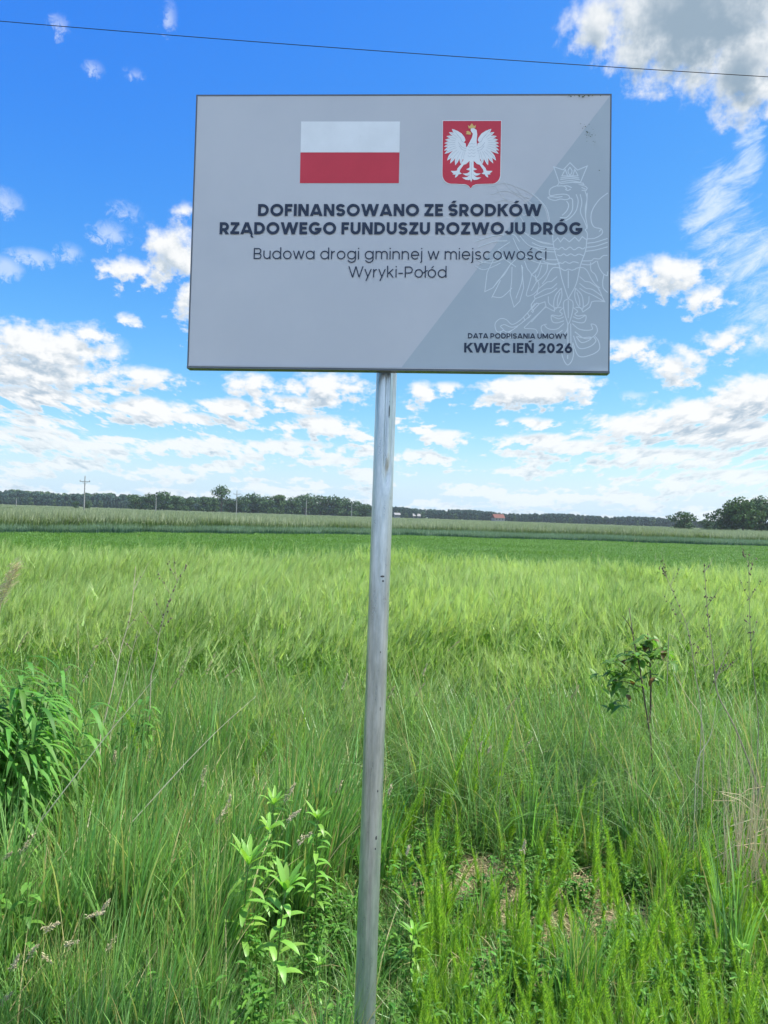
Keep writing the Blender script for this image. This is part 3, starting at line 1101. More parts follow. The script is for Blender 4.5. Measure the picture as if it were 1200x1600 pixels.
def glyph(ch, t):
    """-> advance, [('s', points, closed) | ('d', x0, y0, x1, y1)]"""
    h = t / 2
    I = []

    def s(p, c=False): I.append(('s', p, c))

    def d(x0, y0, x1, y1, k=1.0): I.append(('d', x0, y0, x1, y1, k))
    sb = 0.105 - t * .20
    acc = None
    base = ch
    for a_, b_ in (('Ś', 'S'), ('Ó', 'O'), ('Ń', 'N'), ('ś', 's'), ('ó', 'o')):
        if ch == a_: base, acc = b_, 1
    if ch == 'Ą': base, acc = 'A', 2
    if ch == 'ł': base, acc = 'l', 3
    c = base
    X = 0.76
    r = X / 2 + .01
    if c == ' ': return (0.30 if t > .15 else .36), []
    if c == 'D':
        w = .86; q = .5 - h
        s([(h, h), (w - .5, h)] + arcp(w - .5, .5, q, q, -90, 90, 18)[1:] + [(h, 1 - h)], True)
    elif c == 'O':
        w = 1.04; s(arcp(w / 2, .5, w / 2 - h, .515 - h, 0, 360, 36)[:-1], True)
    elif c == 'F':
        w = .60; s([(w, 1 - h), (h, 1 - h), (h, 0)]); s([(t, .5), (w - .06, .5)])
    elif c == 'E':
        w = .62; s([(w, 1 - h), (h, 1 - h), (h, h), (w, h)]); s([(t, .51), (w - .05, .51)])
    elif c == 'I':
        w = t; s([(h, 0), (h, 1)])
    elif c == 'N':
        w = .84; s([(h, 0), (h, 1)]); s([(w - h, 0), (w - h, 1)]); d(h * 1.25, 1, w - h * 1.25, 0)
    elif c == 'A':
        w = 1.02; k = t * .56; d(k, 0, w / 2 - t * .1, 1); d(w - k, 0, w / 2 + t * .1, 1); s([(w * .22, .24), (w * .78, .24)])
    elif c == 'S':
        w = .74; q = (.5 - h) / 2 + .004; rx = w / 2 - h
        s(arcp(w / 2, .5 + q, rx, q, 18, 262, 20) + arcp(w / 2, .5 - q, rx, q, 82, -162, 20))
    elif c == 'W':
        w = 1.42; k = t * .53
        d(k, 1, w * .285, 0); d(w / 2 - t * .02, 1, w * .285, 0); d(w / 2 + t * .02, 1, w * .715, 0); d(w - k, 1, w * .715, 0)
    elif c == 'V':
        w = 1.0; d(t * .55, 1, w / 2, 0); d(w - t * .55, 1, w / 2, 0)
    elif c == 'Z':
        w = .72; s([(0.02, 1 - h), (w, 1 - h)]); s([(0, h), (w, h)]); d(h * 1.35, t * .6, w - h * 1.35, 1 - t * .6)
    elif c in 'RP':
        w = .74; q = .27 if c == 'R' else .28; cy = 1 - h - (q - h * .2); q2 = cy; q = 1 - h - cy
        s([(h, 1 - h), (w - q - h - .02, 1 - h)] + arcp(w - q - h, cy, q, q, 90, -90, 14) + [(h, cy - q)])
        s([(h, 0), (h, 1)])
        if c == 'R': d(w * .50, cy - q, w - t * .50, 0)
    elif c == 'B':
        w = .72; q = (.5 - h) / 2
        s([(h, .5), (h, 1 - h), (w - q - h - .06, 1 - h)] + arcp(w - q - h - .03, .5 + q, q, q, 90, -90, 12) + [(h, .5)])
        s([(h, .5), (w - q - h, .5)] + arcp(w - q - h, .5 - q, q, q, 90, -90, 12) + [(h, h), (h, .5)])
    elif c == 'K':
        w = .84; s([(h, 0), (h, 1)]); d(t * .9, .44, w - t * .62, 1); d(w * .40, .58, w - t * .60, 0)
    elif c in 'GC':
        w = 1.02 if c == 'G' else .95; q = w / 2 - h
        if c == 'C': s(arcp(w / 2, .5, q, .515 - h, 42, 318, 30))
        else:
            s(arcp(w / 2, .5, q, .515 - h, 40, 350, 32)); s([(w / 2 - .02, .5 - h * .6), (w + .0, .5 - h * .6)])
    elif c == 'U':
        w = .80; q = w / 2 - h; s([(h, 1), (h, q + h)] + arcp(w / 2, q + h, q, q, 180, 360, 18)[1:] + [(w - h, 1)])
    elif c == 'J':
        w = .62; q = .30 - h * .6; s([(w - h, 1), (w - h, q + h)] + arcp(w - h - q, q + h, q, q, 0, -165, 16)[1:])
    elif c == 'T':
        w = .74; s([(0, 1 - h), (w, 1 - h)]); s([(w / 2, 0), (w / 2, 1)])
    elif c == 'M':
        w = 1.06; s([(h, 0), (h, 1)]); s([(w - h, 0), (w - h, 1)]); d(h * 1.3, 1, w / 2, .12); d(w - h * 1.3, 1, w / 2, .12)
    elif c == 'Y':
        w = .92; s([(w / 2, 0), (w / 2, .45)]); d(t * .58, 1, w / 2, .36); d(w - t * .58, 1, w / 2, .36)
    elif c == '2':
        w = .66; q = w / 2 - h
        s(arcp(w / 2, 1 - h - q, q, q, 175, -28, 16) + [(h * 1.4, h)]); s([(0.0, h), (w, h)])
    elif c == '0':
        w = .72; s(arcp(w / 2, .5, w / 2 - h, .51 - h, 0, 360, 30)[:-1], True)
    elif c == '6':
        w = .70; q = w / 2 - h; s(arcp(w / 2, q + h, q, q, 0, 360, 26)[:-1], True); s([(w * .66, 1), (h * 1.25, q + h + q * .35)])
    # lower case
    elif c == 'o': w = .78; s(arcp(w / 2, X / 2, w / 2 - h, r - h, 0, 360, 28)[:-1], True)
    elif c == 'u':
        w = .66; q = w / 2 - h; s([(h, X), (h, q + h)] + arcp(w / 2, q + h, q, q, 180, 360, 14)[1:]); s([(w - h, 0), (w - h, X)])
    elif c in 'adg':
        w = .80; s(arcp(w / 2 - .01, X / 2, w / 2 - h, r - h, 0, 360, 28)[:-1], True)
        if c == 'a': s([(w - h, 0), (w - h, X)])
        elif c == 'd': s([(w - h, 0), (w - h, 1.06)])
        else:
            q = w / 2 - h; s([(w - h, X), (w - h, .02)] + arcp(w / 2, .02, q, q * .82, 0, -158, 16)[1:])
    elif c == 'w':
        w = 1.06; k = h * 1.1; d(k, X, w * .28, 0); d(w / 2, X, w * .28, 0); d(w / 2, X, w * .72, 0); d(w - k, X, w * .72, 0)
    elif c == 'y': w = .70; d(h * 1.1, X, w / 2 + .01, 0); d(w - h * 1.1, X, w * .24, -.32)
    elif c == 'r': w = .36; s([(h, 0), (h, X)]); s([(h, X * .5)] + arcp(w, X * .55, w - h, X * .45 - h, 170, 92, 8))
    elif c in 'ij':
        w = t
        if c == 'i': s([(h, 0), (h, X)])
        else: s([(h, X), (h, -.12)] + arcp(h - .14, -.12, .14, .15, 0, -85, 6)[1:])
        s([(h, .93), (h, 1.03)])
    elif c in 'mn':
        w = 1.10 if c == 'm' else .66
        q = .33 - h if c == 'n' else (1.10 / 2 + h) / 2 - h
        s([(h, 0), (h, X)])
        s([(h, X - h - q)] + arcp(h + q, X - h - q, q, q, 180, 0, 12)[1:] + [(h + 2 * q, 0)])
        if c == 'm': s([(h + 2 * q, X - h - q)] + arcp(h + 3 * q, X - h - q, q, q, 180, 0, 12)[1:] + [(h + 4 * q, 0)])
    elif c == 'e':
        w = .76; s([(h, X / 2)] + [(w - h, X / 2)] + arcp(w / 2, X / 2, w / 2 - h, r - h, 0, 318, 26)[1:])
    elif c == 'c': w = .74; s(arcp(w / 2, X / 2, w / 2 - h, r - h, 48, 312, 24))
    elif c == 's':
        w = .54; q = (X / 2 - h) / 2; rx = w / 2 - h
        s(arcp(w / 2, X / 2 + q, rx, q, 25, 262, 16) + arcp(w / 2, X / 2 - q, rx, q, 82, -155, 16))
    elif c == 'k': w = .62; s([(h, 0), (h, 1.06)]); d(h * 1.8, X * .42, w - h * 1.4, X); d(w * .36, X * .58, w - h * 1.2, 0)
    elif c == 'l': w = t; s([(h, 0), (h, 1.06)])
    elif c == '-': w = .42; s([(0, .38), (w, .38)])
    else: w = .5
    if acc == 1:
        top = 1.0 if base.isupper() else X
        k = .9 if base.isupper() else 1
        d(w / 2 - .02 * k, top + .09, w / 2 + .16 * k, top + .09 + .2 * k, .9)
    if acc == 2:
        q = .10; s(arcp(w - t * .1, -.14, q, q * 1.15, 100, 300, 8))
        I[-1] = ('s', arcp(w - t * .15, -.12, q, q * 1.1, 95, 300, 8), False, .55)
    if acc == 3: d(-.16, .42, w + .16, .66, .9)
    return w + 2 * sb * (1.0 if base not in 'AVWYTKvwy' else .45), [(it, sb if base not in 'AVWYTvwy' else sb * .45) for it in I]


def text(name, txt, p0, p1, cap_px, t, mat=None, track=0.0, y=0.0018):
    """line of lettering whose baseline runs from photo pixel p0 to p1"""
    a = np.array(bpt(*p0))
    b = np.array(bpt(*p1))
    ch = np.array(bpt(p0[0], p0[1] - cap_px)) - a
    capu = np.linalg.norm(ch)
    adv = [glyph(c, t) for c in txt]
    raw = sum(w for w, _ in adv)
    L_ = np.linalg.norm(b - a)
    gx = L_ / raw           # width of a unit
    if track:
        gx = capu * track
        extra = (L_ - raw * gx) / max(1, len(txt) - 1)
    else:
        extra = 0
    ex = (b - a) / L_
    ey = np.array([-ex[1], ex[0]])
    mb = MB()
    x = 0.0
    k = 0
    for (w, items), c in zip(adv, txt):
        for it, sb in items:
            k += 1
            yy = y + (k % 7) * 0.00006

            def M(p): return tuple(a + ex * (x + (p[0] + sb) * gx) + ey * (p[1] * capu))
            if it[0] == 's':
                tw = t * (it[3] if len(it) > 3 else 1.0)
                ribbon(mb, [M(p) for p in it[1]], tw * (gx + capu) / 2, yy, it[2])
            else:
                _, x0, y0, x1, y1, kk = it
                ln = math.hypot(x1 - x0, y1 - y0)
                hw = min(t / 2 * kk * ln / max(abs(y1 - y0), 1e-6), t * 1.6)
                poly(mb, [M((x0 - hw, y0)), (M((x0 + hw, y0))), M((x1 + hw, y1)), M((x1 - hw, y1))], yy)
        x += w * gx + extra
    return onboard(mb, name, mat or M_ink)


text('headline_lettering', 'DOFINANSOWANO ZE ŚRODKÓW', (402, 337.8), (847, 338.0), 18.6, .232)
text('headline_lettering', 'RZĄDOWEGO FUNDUSZU ROZWOJU DRÓG', (342, 366.2), (911, 366.8), 18.6, .232)
text('subtitle_lettering', 'Budowa drogi gminnej w miejscowości', (395, 405.0), (855, 406.2), 17.2, .098)
text('subtitle_lettering', 'Wyryki-Połód', (543.5, 433.6), (699, 434.2), 17.2, .098)
text('date_lettering', 'DATA PODPISANIA UMOWY', (730.5, 528.8), (887, 529.6), 8.0, .19)
text('date_lettering', 'KWIECIEŃ 2026', (724, 551.0), (895, 552.0), 15.2, .22)

# ---- flag
fm = MB()
poly(fm, [bpt(470.6, 190), bpt(625, 190), bpt(624.2, 238.2), bpt(469.6, 238.2)], y_lay)
onboard(fm, 'flag', M_white)
fm = MB()
poly(fm, [bpt(469.6, 238.4), bpt(624.2, 238.4), bpt(623.2, 286.3), bpt(468.6, 286.3)], y_lay)
onboard(fm, 'flag_red_stripe', M_red)


# ---- coat of arms, in the coordinates of an 8.57x enlargement
def cz(X, Y): return bpt(670 + X / 8.5714, 170 + Y / 8.5714)


def shield(k):
    cx, cy = 575, 600
    P = [(190, 165), (968, 165), (957, 850)]
    P += [(957 - 112 * (1 - math.cos(a)), 880 + 125 * math.sin(a)) for a in np.linspace(0.1, PI / 2, 8)]
    P += [(700, 1008), (630, 1012), (590, 1030), (560, 1068), (530, 1030), (490, 1012), (420, 1008)]
    P += [(183 + 115 * (1 - math.sin(a)), 880 + 125 * math.cos(a)) for a in np.linspace(0, PI / 2 - .1, 8)]
    P += [(183, 850)]
    return [(cx + (x - cx) * k, cy + (y_ - cy) * k) for x, y_ in P]


def fan_poly(mb, pts, y):
    poly(mb, pts, y)


sm = MB()
fan_poly(sm, [cz(*p) for p in shield(1.022)], y_lay)
onboard(sm, 'shield_border', M_white)
sm = MB()
fan_poly(sm, [cz(*p) for p in shield(1.0)], y_lay + .0005)
onboard(sm, 'red_shield', M_red)
em = MB()
vm = MB()
lay = [y_lay + .0010]


def lens(mb, a, b, w, bend=0.0, mbv=None):
    """feather between two points of the enlargement"""
    ax, ay = a
    bx, by = b
    dx_, dy_ = bx - ax, by - ay
    L_ = math.hypot(dx_, dy_)
    nx_, ny_ = -dy_ / L_, dx_ / L_
    Lp, Rp = [], []
    n = 8
    for i in range(n + 1):
        s_ = i / n
        ww = w / 2 * (0.45 + .55 * math.sin(PI * min(1, s_ * .9 + .1))) * (1 if s_ < .8 else max(0.04, (1 - s_) / .2) ** .7)
        o = bend * math.sin(PI * s_) * L_
        c = (ax + dx_ * s_ + nx_ * o, ay + dy_ * s_ + ny_ * o)
        Lp.append((c[0] + nx_ * ww, c[1] + ny_ * ww))
        Rp.append((c[0] - nx_ * ww, c[1] - ny_ * ww))
    lay[0] += .00001
    V = [cz(*p) for p in Lp] + [cz(*p) for p in Rp]
    mb.add([(u, -lay[0], v) for u, v in V], [(i, n + 1 + i, n + 2 + i, i + 1) for i in range(n)])
    if mbv is not None:
        pts = [cz(ax + dx_ * s_ + nx_ * bend * math.sin(PI * s_) * L_, ay + dy_ * s_ + ny_ * bend * math.sin(PI * s_) * L_) for s_ in (.1, .35, .6, .85)]
        ribbon(mbv, pts, .0006, lay[0] + .0006)


def blob(mb, P):
    lay[0] += .00001
    poly(mb, [cz(*p) for p in P], lay[0])


def star_fan(mb, P):
    """filled shape from a centre (first point) and its rim"""
    lay[0] += .00001
    V = [cz(*p) for p in P]
    n = len(P)
    mb.add([(u, -lay[0], v) for u, v in V], [(0, i, i + 1) for i in range(1, n - 1)])


for sg in (1, -1):
    def X(p): return p if sg == 1 else (1146 - p[0] - 4 * 0, p[1])
    core = [(400, 430), (500, 520), (495, 470), (470, 455), (492, 425), (478, 385), (440, 335), (385, 300), (325, 277), (330, 330), (300, 400), (300, 470), (320, 540), (380, 590), (440, 600), (520, 575), (520, 530)]
    star_fan(em, [X(p) for p in core])
    tips = [((400, 380), (310, 275), 48), ((390, 400), (270, 318), 44), ((380, 420), (238, 372), 42), ((370, 440), (220, 420), 40), ((370, 460), (208, 466), 40), ((370, 480), (205, 512), 40), ((380, 500), (205, 562), 44), ((390, 520), (212, 606), 46),
            ((400, 540), (246, 696), 54), ((420, 560), (285, 735), 50), ((440, 560), (355, 760), 56), ((470, 560), (425, 740), 48), ((490, 560), (465, 690), 44)]
    for a, b, w in tips:
        lens(em, X(a), X(b), w, 0.05 * sg, vm)
    for a, b in (((395, 455), (505, 545)), ((405, 500), (500, 570))):
        ribbon(vm, [cz(*X(a)), cz(*X(((a[0] + b[0]) / 2 - 12, (a[1] + b[1]) / 2 + 14))), cz(*X(b))], .0009, .0024)
    ribbon(vm, [cz(*X(p)) for p in ((470, 455), (440, 440), (425, 400), (380, 350))], .0009, .0024)
    # thigh, leg, toes
    blob(em, [X(p) for p in ((505, 590), (560, 610), (548, 700), (500, 745), (440, 760), (430, 735), (470, 680))])
    blob(em, [X(p) for p in ((480, 735), (455, 722), (385, 800), (370, 850), (410, 868), (420, 820))])
    for b, w, bd in (((295, 838), 34, -.16), ((318, 880), 30, -.12), ((352, 925), 34, -.08), ((440, 872), 30, .25)):
        lens(em, X((392, 838)), X(b), w, bd * sg)
    # tail curls
    for y0, x1, y1, w in ((770, 500, 815, 34), (830, 452, 872, 36), (880, 446, 925, 40), (905, 490, 940, 30)):
        lens(em, X((566, y0)), X((x1, y1)), w, -.28 * sg)
blob(em, [(520, 500), (575, 395), (590, 340), (560, 300), (560, 270), (600, 262), (640, 290), (648, 350), (640, 430), (645, 500), (660, 540), (640, 640), (573, 720), (505, 640), (490, 540)])
blob(em, [(545, 690), (600, 690), (598, 860), (590, 930), (566, 985), (545, 930), (546, 860)])
for q in range(5):
    yy = 470 + q * 42
    ribbon(vm, [cz(520 + i * 26, yy + (10 if i % 2 else -4)) for i in range(5)], .0007, .0024)
ribbon(vm, [cz(568, 720), cz(570, 950)], .0007, .0024)
eagle = onboard(em, 'white_eagle', M_white)
onboard(vm, 'feather_lines', M_vein)
gm_ = MB()
poly(gm_, [cz(*p) for p in ((535, 270), (522, 225), (548, 240), (560, 222), (575, 200), (592, 222), (604, 240), (632, 222), (622, 262))], .0026)
poly(gm_, [cz(*p) for p in ((562, 322), (520, 300), (496, 316), (510, 326), (494, 345), (530, 350), (562, 352))], .0026)
onboard(gm_, 'gold_crown_and_beak', M_gold)


# ---- large outlined eagle, drawn in thin pale lines
def z8(X, Y): return (830 + X / 4.7077, 240 + Y / 4.7059)


def z4(X, Y): return (620 + X / 3.3333, 360 + Y / 3.3333)


def z2(X, Y): return (620 + X / 3.3333, 130 + Y / 3.3333)


def spline(P, n=5):
    P = [np.array(p, float) for p in P]
    if len(P) < 3: return P
    Q = [2 * P[0] - P[1]] + P + [2 * P[-1] - P[-2]]
    out = []
    for i in range(1, len(Q) - 2):
        for k in range(n):
            t = k / n
            a, b, c, d = Q[i - 1:i + 3]
            out.append(0.5 * ((2 * b) + (c - a) * t + (2 * a - 5 * b + 4 * c - d) * t * t + (3 * b - a - 3 * c + d) * t ** 3))
    out.append(P[-1])
    return out


L8 = [
    # crown
    'p 205 212 165 98 235 120 258 96 285 68 315 98 340 122 412 92 362 212', 'c 205 212 285 200 362 212', 'c 215 180 285 172 352 180', 'c 212 192 285 184 356 192',
    'p 225 165 250 118 268 165', 'p 305 165 320 118 345 165', 'c 285 100 270 130 285 158 300 130 285 100', 'p 222 165 345 165',
    # head
    'c 205 212 192 235 165 245 140 262 132 290 140 310 175 305 215 300 250 300 275 310 280 330 250 340 215 335 175 345 135 335 120 322',
    'c 120 322 150 318 190 322 230 316', 'c 190 240 225 238 250 246 262 262', 'c 232 240 265 238 298 252', 'c 250 262 268 272 290 262', 'p 210 222 300 212 380 218 388 230 350 228 400 242 412 255 405 270 370 272',
    'c 370 250 400 262', 'c 280 325 300 335 305 360 300 420 260 470 210 470', 'c 260 350 275 380 262 420 228 455', 'c 330 300 345 350 330 420 290 470 250 495', 'c 360 300 372 360 362 430 392 500 412 555',
    'c 395 275 410 330 398 400 400 470', 'c 412 290 408 370 400 460 412 540 395 560', 'c 170 545 158 590 160 650', 'c 395 560 412 590 408 650', 
    # breast
    'p 160 655 195 620 215 650 240 618 280 650 320 615 350 645 375 612 408 635', 'c 160 655 178 740 205 820 225 920 272 1068', 'c 408 640 398 720 362 820 330 960 272 1068',
    'c 175 695 200 705 225 690 252 708 285 688 315 708 350 690 378 702 396 690', 'c 190 745 215 752 240 738 262 752 290 738 320 752 350 740 386 752', 'c 205 800 230 808 250 795 280 808 310 796 350 805', 'c 222 850 250 860 272 850 300 858 330 848', 'p 272 860 272 990',
    # wing bands (body to both sides)
    'c 5 622 60 650 110 664 165 668', 'c 5 655 60 680 120 690 172 694', 'c 20 690 80 715 140 722 182 724', 'c 60 760 120 780 200 782', 'c 90 795 150 812 212 810',
    'c 412 628 470 622 520 590 515 555 462 540 440 490 448 420 500 340 580 278', 'c 515 555 500 575', 'c 412 660 480 650 582 618', 'c 405 690 480 680 582 645', 'c 395 720 480 708 582 680',
    'c 372 790 440 788 462 772 500 775 530 752 582 748', 'c 362 812 430 818 480 790',
    'c 582 340 555 380 550 430 520 440 500 470 520 510 540 515 560 560 568 500 582 490', 'c 582 400 570 440 540 470 545 490 565 480 582 460',
    # thighs
    'c 225 845 170 838 140 862 110 920 80 960', 'p 190 905 150 940 115 945 60 990', 'c 190 955 150 990 100 1000 20 1050', 'p 60 990 50 1000 40 1035 20 1050', 'c 190 990 150 1020 100 1040 30 1068', 'p 20 1050 30 1068 0 1110 0 1145 40 1100 60 1105 100 1090 110 1130 170 1160 170 1135 222 1130',
    'c 325 845 375 838 410 862 440 920 470 960 505 990', 'p 355 905 395 940 430 945 490 985 500 1010', 'c 355 955 400 990 450 1000 520 1050', 'c 355 990 400 1020 450 1040 540 1090', 'p 500 1000 520 1050 540 1090 500 1085 470 1085 445 1090 430 1130 380 1165 365 1135 325 1130',
    'c 222 990 180 1040 165 1100 175 1145 205 1110 225 1050 222 990', 'c 325 990 370 1040 382 1100 375 1145 340 1110 320 1050 325 990', 'c 212 1020 195 1070 190 1120', 'c 335 1020 352 1070 358 1120', 'c 125 1050 130 1100 165 1130', 'c 425 1050 420 1100 385 1130',
    # legs
    'p 105 1125 0 1240', 'p 60 1105 0 1165', 'p 445 1125 575 1260', 'p 490 1100 580 1190', 'p 435 1130 560 1262',
    # tail
    'c 272 1068 240 1090 240 1150 262 1230 272 1250 285 1230 305 1150 305 1090 272 1068', 'p 272 1080 272 1210', 'c 240 1130 210 1160 228 1180 205 1195 150 1190 155 1235 190 1245 240 1230', 'c 305 1130 340 1160 320 1180 345 1195 400 1190 395 1235 360 1245 300 1230',
    'c 145 1190 200 1215 240 1200', 'c 400 1190 350 1215 308 1200', 'c 272 1250 262 1300 240 1330', 'p 268 1250 270 1400', 'p 290 1250 292 1400',
    'c 240 1250 190 1290 130 1290 100 1265 110 1255 75 1270 80 1310 120 1340 180 1330 230 1300', 'c 300 1250 350 1290 410 1300 450 1290 440 1255 475 1265 485 1310 450 1350 390 1360 320 1310',
    'c 330 1345 370 1390 430 1370 435 1350 380 1355 340 1345', 'c 310 1340 350 1430 430 1420 475 1380 460 1350', 'c 305 1390 350 1490 440 1480 500 1440 495 1380 470 1345', 
    'c 245 1400 225 1460 240 1520 268 1555 300 1520 312 1460 300 1400', 'p 268 1480 268 1510',
    # right foot
    'c 582 1290 560 1270 510 1290 495 1325 520 1345 530 1370 560 1375 582 1340', 'c 582 1310 540 1320 530 1345',
    # small right feathers
    'c 435 800 440 860 470 890 490 940', 'c 485 790 500 840 530 885 560 900', 'p 535 885 525 940', 'c 560 900 565 850 582 840', 'c 525 940 530 990 570 1030', 'c 560 900 575 950 582 1000',
    # wing tip next to the body, left
    'c 5 295 60 340 110 400 132 480 125 520', 'c 0 890 40 860 70 790', 'c 120 810 115 860 90 900 40 940 30 890', 'p 40 940 0 1010',
]
L4 = [
    # left wing feathers
    'c 405 60 500 30 600 20 640 60', 'c 420 90 500 60 575 55', 'c 395 130 430 160 500 170 570 140', 'c 405 185 450 205 500 190 540 170', 'p 590 60 530 100 500 160 470 220 458 320 500 300 540 250 590 180 620 150',
    'p 530 100 560 150 620 190', 'c 590 180 560 230 530 260 500 300', 'p 600 190 598 260 590 330 610 400 640 370 660 300 650 180', 'c 655 190 650 270 620 355', 'c 495 345 540 350 570 330 600 300', 'c 540 260 500 340 495 350',
    'c 665 160 680 200 700 230 690 280 675 340 715 330 740 290 725 250 700 230', 'c 700 235 730 200 750 165', 'c 605 40 640 110 690 150 740 170 830 180', 'c 640 30 690 80 760 95 830 100', 'c 660 10 720 50 800 70',
    'c 420 180 470 160 540 150', 'c 755 180 740 230 725 250',
    # left foot
    'c 720 380 680 430 640 470 600 490 570 465 540 460 515 480 512 505 525 530 555 520 540 500 560 490', 'c 560 490 600 505 640 490 700 440', 'c 555 520 575 530 600 520 630 500', 'c 775 400 720 450 680 490 665 510 720 515 735 540', 'c 540 530 540 560 560 575', 'c 600 520 580 540 600 565',
    'c 660 450 665 470 655 475', 'c 680 430 690 450 682 458', 'c 700 405 712 420 705 430',
]
L2 = [  # faint left wing top on the light part
    'c 485 540 560 520 650 550 720 590 770 650 790 720', 'c 490 580 560 560 640 590 700 650', 'c 510 620 560 610 620 640 660 690', 'c 560 510 600 560 690 600', 'c 520 540 560 600 620 620', 'c 610 530 660 590 720 640',
    'c 420 775 480 760 540 770', 'c 480 740 520 720 560 720', 'c 400 740 450 745 500 760', 'c 640 690 660 730 650 770 690 790', 'c 660 690 690 680 715 700 735 735 710 760', 'c 430 790 480 780 560 795',
]
UMAX = BW / 2 - g - .003


def draw_lines(lines, zf, w, mb, y):
    for L_ in lines:
        tk = L_.split()
        num = [float(a) for a in tk[1:]]
        P = [bpt(*zf(num[i], num[i + 1])) for i in range(0, len(num), 2)]
        if tk[0] == 'c': P = spline(P)
        out = []
        for p in P:
            if p[0] > UMAX:
                break
            out.append((p[0], p[1]))
        if len(out) > 1:
            y += .000003
            ribbon(mb, out, w, y)
    return y


wm = MB()
yy = draw_lines(L8, z8, .0027, wm, .0008)
yy = draw_lines(L4, z4, .0024, wm, yy)
onboard(wm, 'outlined_eagle', M_line)
wm = MB()
draw_lines(L2, z2, .0022, wm, .0009)
onboard(wm, 'faint_wing_outline', M_line_l)

# lichen flecks top right
fk = MB()
R5 = random.Random(5)
for i in range(46):
    if i < 34:
        px, py = R5.gauss(921, 6.5), R5.gauss(208, 6.5)
        py += (px - 921) * .7
        q = R5.uniform(.0006, .0022)
    else:
        px, py = R5.uniform(882, 940), R5.gauss(150.5, .8)
        q = R5.uniform(.0015, .0035)
    if i == 0: px, py, q = 936, 267, .0022
    c = bpt(px, py)
    n_ = 7
    P = [(c[0] + q * math.cos(a * 6.283 / n_) * R5.uniform(.5, 1.2), c[1] + q * .7 * math.sin(a * 6.283 / n_) * R5.uniform(.5, 1.2)) for a in range(n_)]
    poly(fk, P, .0030 + i * .00001)
onboard(fk, 'lichen_flecks', M_fleck)


# ---- galvanized post
def galv():
    m, s, out = new_mat('galvanized_steel')
    t_ = s.n('ShaderNodeTexCoord')
    mp = s.n('ShaderNodeMapping')
    mp.inputs['Scale'].default_value = (60, 60, 9)
    m.node_tree.links.new(t_.outputs['Object'], mp.inputs[0])
    n1 = s.noise(mp.outputs[0], 1.0, 6.0, .7)
    n2 = s.noise(t_.outputs['Object'], 7.0, 5.0, .6)
    mp2 = s.n('ShaderNodeMapping')
    mp2.inputs['Scale'].default_value = (180, 180, 1.6)
    m.node_tree.links.new(t_.outputs['Object'], mp2.inputs[0])
    n3 = s.noise(mp2.outputs[0], 1.0, 4.0, .6)
    c = s.mix(s.smooth(n1, .35, .7), (0.36, 0.40, 0.42), (0.54, 0.58, 0.60))
    c = s.mix(s.smooth(n3, .5, .7) * .28, c, (0.20, 0.235, 0.26))
    c = s.mix(s.smooth(n2, .62, .72) * .5, c, (0.12, 0.13, 0.13))
    p = s.n('ShaderNodeBsdfPrincipled')
    s.put(p.inputs['Base Color'], c)
    p.inputs['Metallic'].default_value = .75
    s.put(p.inputs['Roughness'], n1 * .2 + .2)
    b = s.n('ShaderNodeBump')
    b.inputs['Strength'].default_value = .25
    b.inputs['Distance'].default_value = .002
    s.put(b.inputs['Height'], n1 + n3)
    m.node_tree.links.new(b.outputs[0], p.inputs['Normal'])
    m.node_tree.links.new(p.outputs[0], out.inputs[0])
    return m


M_galv = galv()


def pole_mesh():
    """tube with a flattened, dented upper right side, as the post in the photo"""
    mb = MB()
    n = 72
    R0 = .0300
    zs = list(np.linspace(-.1, 1.55, 12)) + list(np.linspace(1.6, 2.85, 60))
    V = []
    for z in zs:
        for k in range(n):
            a = 2 * PI * k / n
            r = R0
            # a groove crushed into the front right of the upper part, ending in a dent
            up = 1 / (1 + math.exp(-(z - 1.775) / .012))
            da = (a - math.radians(275) + PI) % (2 * PI) - PI
            r -= .0060 * up * math.exp(-(da / .13) ** 2)
            da2 = (a - math.radians(318) + PI) % (2 * PI) - PI
            r -= .0050 * up * math.exp(-(da2 / .35) ** 2)
            da3 = (a - math.radians(295) + PI) % (2 * PI) - PI
            r -= .0110 * math.exp(-((z - 1.765) / .028) ** 2 - (da3 / .33) ** 2)
            V.append((r * math.cos(a), r * math.sin(a), z))
    F = [(i * n + k, i * n + (k + 1) % n, (i + 1) * n + (k + 1) % n, (i + 1) * n + k) for i in range(len(zs) - 1) for k in range(n)]
    F += [tuple(reversed(range(n))), tuple((len(zs) - 1) * n + k for k in range(n))]
    mb.add(V, F)
    return mb


pole = pole_mesh().build('post', M_galv, sign, smooth=True)
pole.rotation_euler = (-LEAN, 0, 0)
# weld seam and scratches along the front
sc_ = MB()
sc_.tube([(-.004, -.0302, z) for z in np.linspace(0, 1.7, 20)], .0009, 5)
seam = sc_.build('weld_seam', M_galv, pole)
M_scr = flat_mat('scratch_dark', (0.06, 0.065, 0.07), .8, .2)
sc_ = MB()
for (z, a, w, hh) in ((1.475, 285, .006, .003), (1.462, 289, .003, .003), (.87, 300, .0018, .004), (.74, 300, .0025, .006), (.71, 297, .002, .003), (1.26, 288, .0012, .003), (.62, 262, .0012, .002), (1.1, 298, .001, .006), (1.95, 292, .0014, .02)):
    an = math.radians(a)
    r = .0306
    ax_ = (-math.sin(an), math.cos(an))
    c = (r * math.cos(an), r * math.sin(an))
    sc_.add([(c[0] + ax_[0] * w * i, c[1] + ax_[1] * w * i, z + hh * j) for i, j in ((-1, -.6), (0, -1), (1, -.5), (.8, .7), (-.2, 1), (-1, .4))], [(0, 1, 2, 3, 4, 5)])
sc_.build('scratches', M_scr, pole)
